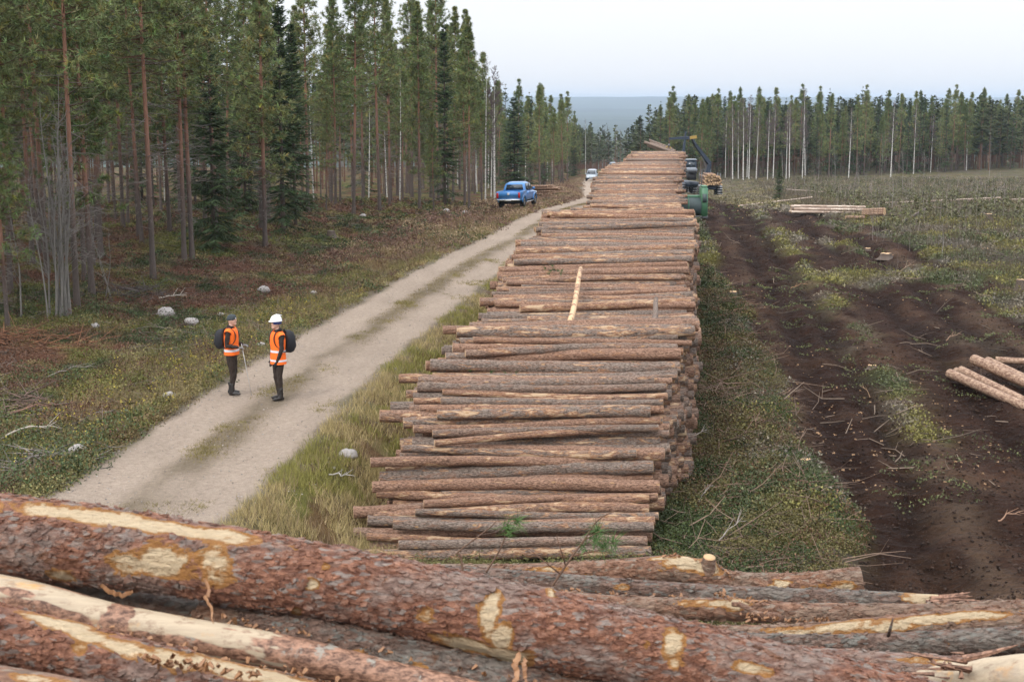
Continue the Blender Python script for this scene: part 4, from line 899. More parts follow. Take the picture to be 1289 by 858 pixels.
# right-hand logs, further back on the same stack
E_, PE, _ = fore_log('log', [(380, 722, 8.2), (600, 723, 8.1), (720, 722, 8.0), (850, 716, 7.95), (912, 733, 7.95), (1000, 737, 7.95), (1083, 730, 7.95)], [.06, .062, .070, .078, .070, .074, .082], M_BK2, 'farthest foreground log, with a broken fork and clean butt end pointing right', [(735, 728, .05, .015, .8), (690, 716, .06, .01, .7), (984, 733, .03, .010), (975, 741, .04, .01), (868, 708, .10, .026), (835, 702, .06, .012, .9), (1060, 742, .06, .02, .72), (1020, 740, .05, .015, .55)], nu=240, nv=64, seed=13, lump=.10, flakes=500, knots=[(895, 708, .06, .035), (865, 706, .05, .015)])
stub(E_, 893, 701, 7.90, .036, .11, (.08, -.25, 1)); 

F_, PF, _ = fore_log('log', [(560, 722, 7.6), (700, 733, 7.5), (820, 743, 7.4), (942, 750, 7.35), (1060, 753, 7.3), (1180, 757, 7.3)], [.05, .055, .055, .052, .05, .042], M_BK3, 'slender purple-brown log with splintered pale tip at its right end', [(780, 738, .03, .01, .6), (1170, 752, .10, .03)], nu=200, nv=56, seed=15, lump=.07, flakes=300)
mb = MB(); g_ = np.random.default_rng(4); N = 26; x = g_.uniform(1150, 1190, N)
a = np.array([at(q, 754 + g_.normal() * 2.2, 7.28 + g_.normal() * .02) for q in x]); b = a + np.column_stack([g_.uniform(.05, .28, N), g_.normal(size=N) * .03, g_.normal(size=N) * .012]); V, F = sticks(a - F_.location, b - F_.location, g_.uniform(.006, .014, N), .002, 4); mb.add(V, F, 0); mb.build('splintered_tip', M_PLD, F_, False)
G_, _, _ = fore_log('log', [(680, 752, 6.9), (780, 762, 6.85), (900, 766, 6.8), (1000, 771, 6.75), (1150, 772, 6.7), (1289, 768, 6.65), (1420, 764, 6.6)], [.045, .05, .055, .05, .05, .055, .055], M_BK2, 'orange-tinged cracked log third from the back at the right', [(900, 757, .10, .012, .72), (925, 760, .04, .02, .9), (870, 760, .07, .012, .6)], nu=220, nv=56, seed=17, lump=.13, flakes=400, knots=[(925, 765, .05, .018)])
mb = MB(); a = at(922, 760, 6.68); b = at(985, 780, 6.5); t_ = np.linspace(0, 1, 8)[:, None]; P = a + (b - a) * t_; P[:, 2] += .01 * np.sin(t_[:, 0] * 9); add_tube(mb, P - G_.location, np.linspace(.012, .02, 8), 8, 0); mb.build('broken_branch', M_BK2, G_)
G2, _, _ = fore_log('log', [(820, 800, 6.35), (940, 799, 6.3), (1060, 795, 6.25), (1194, 784, 6.15), (1289, 783, 6.1), (1420, 786, 6.1)], [.04, .045, .052, .06, .07, .07], M_BK2, 'log at the right with bright cream and orange barked-off stripe', [(1060, 787, .06, .013), (1120, 788, .07, .014), (1040, 793, .06, .02, .75), (1170, 778, .13, .014), (1215, 774, .12, .012, .9), (1000, 797, .09, .02, .75), (1090, 786, .16, .02, .72), (1230, 770, .05, .008, .8)], nu=220, nv=60, seed=19, lump=.11, flakes=400)
H_, _, _ = fore_log('log', [(900, 806, 5.95), (1000, 811, 5.9), (1120, 811, 5.85), (1289, 803, 5.8), (1420, 800, 5.8)], [.042, .045, .05, .052, .055], M_BK3, 'grey-green lichened log between the striped log and the huge one', [(1000, 818, .03, .01, .6)], nu=200, nv=56, seed=21, lump=.06, flakes=400)
mb = MB(); P = np.stack([at(1118, 800, 5.75), at(1121, 790, 5.72), at(1124, 778, 5.7)]); add_tube(mb, P - H_.location, [.008, .006, .004], 7, 0); mb.build('branch_stub', M_BK3, H_)
J_, _, _ = fore_log('log', [(700, 812, 5.6), (860, 822, 5.5), (1000, 832, 5.4), (1150, 842, 5.3), (1330, 850, 5.2)], .06, M_BK1, 'brown log half hidden behind the right part of the huge log', [(1190, 832, .1, .012, .7)], nu=160, nv=56, seed=23, lump=.1, flakes=400)
I_, _, _ = fore_log('log', [(1160, 862, 5.2), (1200, 858, 5.12), (1289, 852, 5.0), (1440, 844, 4.9)], [.055, .072, .085, .085], M_PLD, 'splintered creamy peeled log at the lower right corner', [], nu=120, nv=60, seed=25, lump=.08, base=1.0)
mb = MB(); N = 16; a = np.array([at(1188 + g_.uniform(-20, 40), 842 + g_.normal() * 7, 5.0 + g_.normal() * .03) for _ in range(N)]); b = a + np.column_stack([g_.uniform(-.16, .02, N), g_.normal(size=N) * .02, g_.uniform(-.02, .03, N)]); V, F = sticks(a - I_.location, b - I_.location, g_.uniform(.006, .012, N), .001, 4); mb.add(V, F, 0)
P = np.stack([at(1212, 829, 4.95), at(1240, 823, 4.94), at(1282, 811, 4.92)]); add_tube(mb, P - I_.location, [.016, .012, .002], 6, 0); mb.build('splinters', M_PLD, I_, False)
# crumbs of bark between the logs
mb = MB(); N = 420
for (x0, y0, x1, y1, Y0, Y1, n_, sp) in [(280, 780, 700, 870, 4.56, 4.42, 90, 6), (120, 790, 420, 862, 4.20, 4.12, 50, 5), (940, 776, 1150, 792, 6.4, 6.3, 70, 5), (640, 742, 900, 754, 7.3, 6.95, 50, 3), (900, 745, 960, 760, 6.8, 6.7, 30, 4), (840, 700, 930, 725, 7.95, 7.9, 30, 5), (180, 828, 330, 850, 4.05, 4.0, 60, 5)]:
    t_ = g_.random(n_); c = np.array([at(x0 + (x1 - x0) * q + g_.normal() * sp, y0 + (y1 - y0) * q + g_.normal() * sp * .7, Y0 + (Y1 - Y0) * q - .01) for q in t_]); s_ = g_.uniform(.004, .014, n_); d = unit(g_.normal(size=(n_, 3)))
    V, F = sticks(c - d * s_[:, None], c + d * s_[:, None], s_ * .7, s_ * .35, 4); mb.add(V, F, (g_.random(n_) < .5).astype(int).repeat(4) if False else 0)
tag(mb.build('bark_crumbs', M_FLAKE, smooth=False), 'crumbs and chips of bark caught between the foreground logs', 'bark', kind='stuff')
# lower logs of this stack: carried down to the ground
ENV = ([2.2, 3.6, 4.2, 4.7, 5.2, 6, 7, 8, 8.6, 9.6, 10.8], [4.3, 4.30, 4.34, 4.46, 4.02, 3.74, 3.45, 3.25, 2.8, 1.2, -.9])
mb = MB(); g_ = np.random.default_rng(12)
for lv in range(33):
    z = -1.0 + lv * .165
    y = 2.2 + (lv % 2) * .1
    while y < 10.8:
        y += .195
        if z + .10 < np.interp(y, *ENV):
            r = g_.uniform(.08, .105); x = .1 + g_.normal() * .2; d = np.array([2.3, g_.normal() * .05, g_.normal() * .02]); c = np.array([x, y, z])
            add_tube(mb, np.stack([c - d, c, c + d]), [r * .9, r, r * 1.03], 9, 0, cap=True, capmat=1, rnd=g_.random(), phase=g_.random())
tag(mb.build('lower_logs', [M_LOG, M_END]), 'dark inner logs of the near stack under the foreground logs', 'logs', kind='stuff')
# pine twigs with needles sticking up from the foreground stack
def twig(name, p2, Y, label, side=1):
    P = catmull([at(x, y, Y) for x, y in p2], 24); mb = MB(); add_tube(mb, P, np.linspace(.006, .0025, 24), 6, 0, col=(.16, .10, .07))
    g_ = np.random.default_rng(int(p2[0][0])); return mb, P
def needles(mb, c, n, L, g_, d=(0, 0, 1), spread=1.0, w=.0022, col=(.085, .15, .045)):
    dd = unit(np.array(d)[None] * .8 + unit(g_.normal(size=(n, 3))) * spread); V, F = blades(np.repeat(c[None], n, 0) + g_.normal(size=(n, 3)) * .012, dd, L * g_.uniform(.6, 1.2, n), w, g_); mb.add(V, F, 1, np.array(col) * g_.uniform(.6, 1.5, (n, 1)).repeat(3, 0))
g_ = np.random.default_rng(5); mb, P = twig('t', [(585, 745), (580, 700), (576, 695), (615, 665), (625, 655)], 7.2, '')
for q in ((576, 694), (600, 674), (626, 655)):
    e = at(q[0], q[1], 7.2); Q = np.stack([e, e + np.array([.10, 0, .02]), e + np.array([.17, .02, .07])]); add_tube(mb, Q, [.003, .002, .0015], 5, 0, col=(.14, .1, .08))
tag(mb.build('bare_twig', [M_TRUNK, M_FOL]), 'thin bare forked twig rising left in front of the near face of the long stack', 'twig')
mb, P = twig('t', [(690, 745), (720, 700), (735, 680), (752, 655), (775, 642), (790, 640)], 7.0, '')
for (x, y, n_, L) in [(752, 668, 70, .10), (760, 690, 60, .10), (748, 680, 50, .09), (772, 682, 50, .09), (735, 690, 35, .08)]:
    c = at(x, y, 7.0); needles(mb, c, n_, L, g_, (.1, 0, .3), 1.2, .004)
for a2, b2 in [((720, 700), (762, 690)), ((735, 680), (755, 668)), ((705, 722), (665, 690)), ((712, 712), (700, 672))]:
    Q = np.stack([at(*a2, 7.0), at(*b2, 6.98)]); add_tube(mb, Q, [.004, .002], 5, 0, col=(.16, .09, .06))
tag(mb.build('pine_twig', [M_TRUNK, M_FOL]), 'curved pine twig with needle tufts before the lower right of the long stack', 'twig')
mb, P = twig('t', [(612, 720), (630, 690), (640, 662)], 7.3, '')
for (x, y, n_, L) in [(636, 664, 70, .09), (650, 656, 60, .09), (640, 672, 40, .07)]: needles(mb, at(x, y, 7.3), n_, L, g_, (.5, 0, .2), 1.1, .004, (.10, .17, .05))
tag(mb.build('pine_twig', [M_TRUNK, M_FOL]), 'bright green pine sprig in front of the middle of the near stack face', 'twig')
# ================================================================ people
def ring_loft(mb, rings, mat=0, col=(1, 1, 1), caps=True):
    R = np.array(rings, float); k, n = R.shape[:2]; b = mb.n; V = R.reshape(-1, 3)
    i = np.arange(k - 1)[:, None] * n; j = np.arange(n)[None]; F = np.stack([i + j, i + (j + 1) % n, i + n + (j + 1) % n, i + n + j], -1).reshape(-1, 4); mb.add(V, F, mat, col)
    if caps:
        z3 = np.zeros((0, 3))
        for f in (np.arange(n)[::-1][None], (np.arange(n) + (k - 1) * n)[None]): mb.V.append(z3); mb.F.append(f + b); mb.M.append(np.array([mat])); mb.C.append(z3); mb.R.append(np.zeros(0))
    return mb
M_SKIN = simple('skin', (.55, .33, .25), .55); M_JACKET = simple('dark brown cloth', (.026, .017, .014), .9, bump=.4); M_TROUS = simple('brown hunting trousers', (.030, .019, .014), .9, bump=.4)
M_BOOT = simple('black boots', (.022, .019, .018), .5); M_GLOVE = simple('black glove', (.018, .018, .02), .8); M_GLOVG = simple('grey glove', (.16, .15, .15), .8)
M_ORANGE = simple('safety orange cloth', (.95, .16, .012), .75, var=.08, scale=9); M_REFL = simple('silver reflective tape', (.62, .62, .66), .35)
M_PACK = simple('black backpack cloth', (.014, .014, .018), .8, bump=.3); M_HELM = simple('white helmet plastic', (.82, .83, .85), .3, var=.02); M_BLUE = simple('navy cloth', (.03, .05, .20), .8); M_BEANIE = simple('charcoal knitted wool', (.045, .055, .06), .95, bump=.6, scale=30)
M_HAIR = simple('brown hair', (.05, .032, .022), .8); M_GREENP = simple('green rain cover', (.02, .10, .06), .6)
def figure(label, loc, rz, pose, mats):
    """one continuous body: tapered limbs fused by a voxel remesh, then coloured by region"""
    mb = MB(); SEG = []
    def limb(P, R, cls, ry=None, ref=None, n=14):
        P = np.array(P, float); add_tube(mb, P, R, n, 0, ry=ry, ref=ref)
        R = np.broadcast_to(R, (len(P),)); r2 = R if ry is None else np.broadcast_to(ry, (len(P),))
        for i in range(len(P) - 1):
            for t in np.linspace(0, 1, 5): SEG.append((P[i] + (P[i + 1] - P[i]) * t, min(R[i], r2[i]) * .5 + min(R[i + 1], r2[i + 1]) * .5, cls))
    def ball(c, r, cls, rot=None): ellipsoid(mb, c, r, 14, 10, rot=rot); SEG.append((np.array(c, float), min(r), cls))
    TP = [(0, 0, .80), (0, 0, .90), (0, 0, 1.0), (.005, 0, 1.12), (.01, 0, 1.28), (.005, 0, 1.40), (0, 0, 1.46), (.005, 0, 1.50), (.02, 0, 1.58)]
    limb(TP, [.085, .115, .12, .115, .125, .115, .085, .06, .055], 1, ry=[.12, .165, .165, .15, .175, .185, .15, .075, .055], ref=[1, 0, 0])
    hd = np.array([.045, 0, 1.665]); ball(hd, (.095, .075, .118), 0); ball(hd + [.085, 0, -.005], (.022, .012, .02), 0); ball(hd + [.05, 0, -.075], (.045, .048, .035), 0)
    ball(hd + [.078, .028, .028], (.012, .014, .010), 0); ball(hd + [.078, -.028, .028], (.012, .014, .010), 0); ball(hd + [.075, 0, -.048], (.014, .026, .009), 0)
    for s in (-1, 1): ball(hd + [-.005, .075 * s, 0], (.02, .012, .03), 0)
    limb([(.01, 0, 1.48), (.03, 0, 1.60)], [.056, .052], 0)
    for s in (-1, 1):
        L = pose['legL' if s > 0 else 'legR']; hip, kn, an = [np.array(q, float) for q in L]
        limb([hip, hip + (kn - hip) * .5, kn, kn + (an - kn) * .35, an], [.098, .086, .064, .064, .048], 2)
        limb([an + [0, 0, .16], an, an + [0, 0, -.05]], [.062, .056, .055], 3)
        f = np.array([math.cos(pose.get('toe', 0) * s), math.sin(pose.get('toe', 0) * s), 0]); h = an * [1, 1, 0] + [0, 0, .045]
        limb([h - f * .07, h + f * .02, h + f * .12, h + f * .19 - [0, 0, .008]], [.040, .044, .034, .022], 3, ry=[.038, .046, .048, .035], ref=[0, 0, 1])
        A = pose['armL' if s > 0 else 'armR']; sh, el, wr = [np.array(q, float) for q in A]
        limb([sh - [0, .05 * s, 0], sh, sh + (el - sh) * .5, el, el + (wr - el) * .5, wr], [.07, .07, .058, .050, .046, .034], 1)
        hdn = unit(np.array(pose['hand'][0 if s > 0 else 1], float)); side = unit(np.cross(hdn, [0, 0, 1.]) if abs(hdn[2]) < .9 else np.array([1., 0, 0])); up = np.cross(side, hdn)
        limb([wr, wr + hdn * .045, wr + hdn * .095], [.022, .024, .018], 4, ry=[.030, .042, .040], ref=list(up))
        for k in range(4):
            b0 = wr + hdn * .085 + side * (.028 - .019 * k); l = [.062, .072, .068, .052][k]; cu = -up * (.5 if pose.get('curl') else .25) * s * 0 - np.array([0, 0, .35 if pose.get('curl') else .1])
            limb([b0, b0 + hdn * l * .5, b0 + unit(hdn + cu) * l * .62 + hdn * l * .2, b0 + hdn * l * .5 + unit(hdn * .4 + cu * 2) * l * .6], [.0105, .010, .009, .0075], 4, n=8)
        t0 = wr + hdn * .03 + side * .034; limb([t0, t0 + side * .022 + hdn * .022, t0 + side * .028 + hdn * .055], [.013, .011, .009], 4, n=8)
    me = mb.mesh('tmp', []); ob = bpy.data.objects.new('tmp', me); COL.objects.link(ob)
    m = ob.modifiers.new('r', 'REMESH'); m.mode = 'VOXEL'; m.voxel_size = .0095; m.use_smooth_shade = True; sm = ob.modifiers.new('s', 'SMOOTH'); sm.iterations = 3; sm.factor = .5
    dg = bpy.context.evaluated_depsgraph_get(); dg.update(); res = bpy.data.meshes.new_from_object(ob.evaluated_get(dg)); bpy.data.objects.remove(ob)
    for a in [a for a in res.attributes if a.name in ('Col', 'rnd')]: res.attributes.remove(a)
    N = len(res.polygons); c = np.zeros(N * 3); res.polygons.foreach_get('center', c); c = c.reshape(-1, 3)
    SP = np.array([s[0] for s in SEG]); SR = np.array([s[1] for s in SEG]); SCl = np.array([s[2] for s in SEG]); idx = np.zeros(N, int)
    for a in range(0, N, 4000):
        d = np.linalg.norm(c[a:a + 4000, None] - SP[None], axis=2) - SR[None]; idx[a:a + 4000] = SCl[np.argmin(d, 1)]
    idx[(c[:, 2] > 1.52)] = 0; torso = (idx == 1) & (c[:, 2] < .93) & (np.abs(c[:, 1]) < .2) & (np.abs(c[:, 0]) < .16); idx[torso] = 2
    for mt in mats: res.materials.append(mt)
    M_ = len(res.vertices); co = np.zeros(M_ * 3); no = np.zeros(M_ * 3); res.vertices.foreach_get('co', co); res.vertices.foreach_get('normal', no); co = co.reshape(-1, 3); no = no.reshape(-1, 3)
    an = np.arctan2(co[:, 1], co[:, 0] + 1e-6); cl = (co[:, 2] < 1.46) & (co[:, 2] > .12)
    fold = (fbm(co[:, 2] * 16 + 3 * np.sin(an * 2), an * 2.2 + co[:, 1] * 9, 5, 3) - .5) * .030 * cl; co = co + no * fold[:, None]; res.vertices.foreach_set('co', co.astype(np.float32).ravel())
    res.polygons.foreach_set('material_index', idx.astype(np.int32)); res.polygons.foreach_set('use_smooth', np.ones(N, bool))
    root = empty('person', loc, rz); body = bpy.data.objects.new('body', res); COL.objects.link(body); body.parent = root; tag(root, label, 'person'); return root, hd
def torso_shell(z0, z1, grow, bow=0.0, n=28, k=12):
    zs = np.linspace(z0, z1, k); R = np.interp(zs, [.78, .90, 1.0, 1.12, 1.28, 1.40, 1.46, 1.50, 1.53], [.150, .142, .138, .130, .138, .128, .105, .085, .07]); Y_ = np.interp(zs, [.78, .90, 1.0, 1.12, 1.28, 1.40, 1.46, 1.50, 1.53], [.20, .190, .180, .170, .188, .195, .165, .105, .075])
    a = np.arange(n) * 2 * PI / n; fold = 1 + .035 * np.sin(a * 6 + 1)[None] * (1 - (zs[:, None] - .85) / .7) + .07 * (fbm(zs[:, None] * 9 + 0 * a[None], a[None] * 2.1 + 0 * zs[:, None], 7, 3) - .5)
    V = np.stack([(R + grow)[:, None] * np.cos(a) * fold + .005, (Y_ + grow)[:, None] * np.sin(a) * fold, np.repeat(zs[:, None], n, 1)], -1); return V
def shell(name, mat, root, z0, z1, g):
    mb = MB(); o_ = torso_shell(z0, z1, g); i_ = torso_shell(z0, z1, g - .008)[::-1]; ring_loft(mb, list(o_) + list(i_) + [o_[0]], caps=False); return mb.build(name, mat, root)
def armhole_sleeve(root, sh, mat):
    mb = MB(); s = 1 if sh[1] > 0 else -1; sh = np.array(sh, float); P = np.stack([sh - [0, .10 * s, -.01], sh - [0, .02 * s, -.005], sh + [0, .045 * s, -.035]]); add_tube(mb, P, [.07, .088, .084], 18, 0, cap=False); mb.build('vest_shoulder', mat, root)
def face_bits(root, hd):
    for s in (-1, 1):
        mb = MB(); ellipsoid(mb, hd + [.084, .028 * s, .026], (.008, .011, .006), 10, 6); mb.build('eye', M_HAIR, root)
    mb = MB(); ellipsoid(mb, hd + [.088, 0, -.050], (.005, .022, .004), 10, 6); mb.build('mouth', simple('lips', (.35, .12, .10), .5), root)
def backpack(loc, rz, sizes, label, green=False):
    d, w_, h_ = sizes; r = empty('backpack', loc, rz); mb = MB(); rings = []
    for x, s, zz in [(0, .82, 0), (-.03, .97, 0), (-d * .55, 1, -.01), (-d * .85, .86, -.02), (-d, .6, -.03)]:
        a = np.arange(20) * 2 * PI / 20; cs, sn = np.cos(a), np.sin(a); p = 2.8; q = (np.abs(cs) ** p + np.abs(sn) ** p) ** (-1 / p); rings.append(np.stack([np.full(20, x), cs * q * w_ / 2 * s, sn * q * h_ / 2 * s + zz + h_ / 2], -1))
    ring_loft(mb, rings); mb.build('pack_body', M_PACK, r); mb = MB(); ellipsoid(mb, (-d * .95, 0, h_ * .33), (.045, w_ * .33, h_ * .22), 14, 8); mb.build('front_pocket', M_GREENP if green else M_PACK, r)
    for s in (-1, 1):
        mb = MB(); P = catmull([(-.01, .07 * s, h_ * .92), (.06, .095 * s, h_ * 1.06), (.20, .11 * s, h_ * 1.02), (.285, .12 * s, h_ * .72), (.25, .15 * s, h_ * .38), (.10, .19 * s, h_ * .12), (0, .12 * s, .05)], 20); add_tube(mb, P, .008, 8, 0, ry=.024); mb.build('shoulder_strap', M_PACK, r)
    mb = MB(); add_tube(mb, catmull([(-.01, -.03, h_ * .97), (-.01, 0, h_ * 1.06), (-.01, .03, h_ * .97)], 8), .006, 6, 0); mb.build('carry_loop', M_PACK, r); return tag(r, label, 'backpack')
# left walker, turned to the right of the picture
g1 = np.array(base_xy(293, 497)); p1 = (g1[0], g1[1], float(height(g1[0], g1[1])) + .0)
pose1 = dict(legL=[(0, .09, .90), (.03, .10, .50), (-.07, .11, .10)], legR=[(0, -.09, .90), (.045, -.095, .50), (.02, -.10, .10)], armL=[(.0, .19, 1.42), (-.02, .25, 1.15), (.22, .16, 1.10)], armR=[(.0, -.19, 1.42), (-.03, -.24, 1.13), (.21, -.20, 1.10)], hand=[(1, -.35, -.12), (1, .15, -.15)], toe=.1, curl=True)
RZ1 = math.radians(-6)
w1, hd = figure('man in charcoal beanie and orange vest facing right with grey gloves on a thin stick', p1, RZ1, pose1, [M_SKIN, M_JACKET, M_TROUS, M_BOOT, M_GLOVG])
shell('safety_vest', M_ORANGE, w1, .91, 1.50, .022); shell('reflective_band', M_REFL, w1, .985, 1.035, .026); face_bits(w1, hd)
for s in (-1, 1): armhole_sleeve(w1, (0, .18 * s, 1.425), M_ORANGE)
mb = MB(); a = np.arange(20) * 2 * PI / 20; rings = [np.stack([np.cos(a) * r * 1.12 + .035 + dx, np.sin(a) * r * .92, np.full(20, z)], -1) for z, r, dx in [(1.675, .092, -.015), (1.69, .097, -.012), (1.72, .096, -.006), (1.76, .086, 0), (1.79, .062, 0), (1.806, .02, 0)]]
ring_loft(mb, rings); mb.build('beanie', M_BEANIE, w1)
mb = MB(); box(mb, (.135, -.03, 1.715), (.01, .03, .025)); mb.build('beanie_label', M_REFL, w1)
mb = MB(); add_tube(mb, np.array([(-.01, 0, 1.50), (.0, 0, 1.535), (.012, 0, 1.56)]), [.085, .078, .068], 18, 0, cap=False); mb.build('collar', M_JACKET, w1)
c_, s_ = math.cos(RZ1), math.sin(RZ1)
def w1p(x, y, z): return (p1[0] + c_ * x - s_ * y, p1[1] + s_ * x + c_ * y, p1[2] + z)
backpack(w1p(-.135, 0, 1.03), RZ1, (.21, .30, .45), 'round black backpack on the man in the grey beanie')
mb = MB(); a = np.array(w1p(.285, -.16, 1.17)); b = np.array(w1p(.46, -.10, .0)); b[2] = float(height(b[0], b[1])) ; add_tube(mb, np.stack([a, (a + b) / 2, b]) - b, [.008, .007, .005], 8, 0); o = mb.build('walking_stick', simple('pale metal', (.45, .43, .42), .4)); o.location = b; tag(o, 'thin pale walking stick held by the left man, its tip on the gravel', 'stick')
# right walker, white helmet
g2 = np.array(base_xy(352, 505)); p2 = (g2[0], g2[1], float(height(g2[0], g2[1])) + .0)
pose2 = dict(legL=[(0, .09, .90), (.03, .10, .50), (.02, .11, .10)], legR=[(0, -.09, .90), (.02, -.095, .50), (-.05, -.10, .10)], armL=[(.0, .19, 1.42), (.02, .245, 1.13), (.10, .16, .87)], armR=[(.0, -.19, 1.42), (.03, -.24, 1.13), (.10, -.15, .87)], hand=[(.35, -.15, -.8), (.25, .3, -.8)], toe=.12)
RZ2 = math.radians(180 + 32)
w2, hd = figure('man in white helmet and long orange vest facing left with black gloves', p2, RZ2, pose2, [M_SKIN, M_JACKET, M_TROUS, M_BOOT, M_GLOVE])
shell('safety_vest', M_ORANGE, w2, .80, 1.50, .024); shell('reflective_band', M_REFL, w2, 1.055, 1.10, .028); shell('reflective_band', M_REFL, w2, .86, .90, .028); face_bits(w2, hd)
for s in (-1, 1): armhole_sleeve(w2, (0, .18 * s, 1.425), M_ORANGE)
mb = MB(); rings = [np.stack([np.cos(a_ := np.arange(24) * 2 * PI / 24) * r * 1.12 + .03 + np.where(np.cos(a_) > .2, br, 0) * np.cos(a_), np.sin(a_) * r * .93, np.full(24, z)], -1) for z, r, br in [(1.722, .098, 0), (1.722, .122, .035), (1.732, .122, .03), (1.745, .112, .008), (1.79, .106, 0), (1.83, .084, 0), (1.852, .05, 0), (1.858, .012, 0)]]
ring_loft(mb, rings); mb.build('helmet', M_HELM, w2)
mb = MB(); add_tube(mb, np.array([(-.10, 0, 1.84), (.02, 0, 1.868), (.12, 0, 1.82)]), .010, 8, 0, ry=.018); mb.build('helmet_ridge', M_HELM, w2)
a = np.arange(20) * 2 * PI / 20; mb = MB(); ring_loft(mb, [np.stack([np.cos(a) * .103 * 1.08 + .022, np.sin(a) * .088, np.full(20, z)], -1) for z in (1.66, 1.70, 1.735)][:]); o = mb.build('headband', M_BLUE, w2)
mb = MB(); add_tube(mb, np.array([(-.01, 0, 1.50), (.0, 0, 1.535), (.012, 0, 1.565)]), [.085, .078, .070], 18, 0, cap=False); mb.build('collar', M_JACKET, w2)
c2_, s2_ = math.cos(RZ2), math.sin(RZ2)
backpack((p2[0] - c2_ * .14, p2[1] - s2_ * .14, p2[2] + 1.02), RZ2, (.23, .33, .50), 'tall black backpack on the man in the white helmet')
# ================================================================ vehicles
M_BLUEP = simple('blue car paint', (.045, .21, .52), .28, metal=.15, var=.03, Coat_Weight=.6); M_SILV = simple('silver blue car paint', (.42, .47, .53), .3, metal=.4, var=.03, Coat_Weight=.5)
M_GLASS = simple('tinted car glass', (.02, .03, .04), .06, var=.0, Specular_IOR_Level=.8); M_TYRE = simple('tyre rubber', (.022, .021, .02), .85); M_RIM = simple('alloy rim', (.45, .46, .48), .3, metal=.8)
M_CHROME = simple('bright bumper', (.55, .56, .58), .25, metal=.8); M_TAIL = simple('red tail lamp', (.45, .015, .012), .2); M_BLK = simple('black plastic', (.02, .02, .022), .6); M_WHT = simple('white plate', (.78, .78, .76), .5); M_LAMP = simple('clear lamp', (.7, .73, .75), .12)
def sect(x, w_, z0, z1, p=4.0, tum=0.0, n=28):
    a = np.arange(n) * 2 * PI / n; cs, sn = np.cos(a), np.sin(a); q = (np.abs(cs) ** p + np.abs(sn) ** p) ** (-1 / p); y = cs * q * w_ / 2; z = (z0 + z1) / 2 + sn * q * (z1 - z0) / 2
    y = y * (1 - tum * (z - z0) / (z1 - z0)); return np.stack([np.full(n, x), y, z], -1)
def panel(mb, pts, th=.012, mat=0):
    P = np.array(pts, float); n = len(P); nn = unit(np.cross(P[1] - P[0], P[2] - P[0])); V = np.vstack([P - nn * th, P + nn * th]); j = np.arange(n); b = mb.n
    mb.add(V, np.stack([j, (j + 1) % n, n + (j + 1) % n, n + j], -1), mat); z3 = np.zeros((0, 3))
    for f in (j[::-1][None], (j + n)[None]): mb.V.append(z3); mb.F.append(f + b); mb.M.append(np.array([mat])); mb.C.append(z3); mb.R.append(np.zeros(0))
def wheel(root, x, y, r, w_, chains=False):
    wr = empty('wheel', (x, y, r)); wr.parent = root; mb = MB(); rings = []
    for (rr, yy) in [(.62, -.46), (.92, -.5), (1, -.36), (1, .36), (.92, .5), (.62, .46)]:
        a = np.arange(28) * 2 * PI / 28; rings.append(np.stack([np.cos(a) * rr * r, np.full(28, yy * w_), np.sin(a) * rr * r], -1))
    ring_loft(mb, rings); mb.build('tyre', M_TYRE, wr); m2 = MB(); s = 1 if y > 0 else -1
    ring_loft(m2, [np.stack([np.cos(a) * rr * r, np.full(28, yy * w_ * s), np.sin(a) * rr * r], -1) for rr, yy in ((.62, .40), (.60, .47), (.5, .38), (.2, .40), (.12, .46))]); 
    for k in range(5): q = k * 2 * PI / 5; box(m2, (math.cos(q) * r * .38, s * w_ * .44, math.sin(q) * r * .38), (r * .46, .02, r * .12), rot=Ry_(-q))
    m2.build('rim', M_RIM, wr)
    if chains:
        m3 = MB()
        for k in range(14):
            q = k * 2 * PI / 14; box(m3, (math.cos(q) * r * 1.02, 0, math.sin(q) * r * 1.02), (.05, w_ * 1.04, .10), rot=Ry_(-q))
        m3.build('wheel_chain', M_RIM, wr)
    return wr
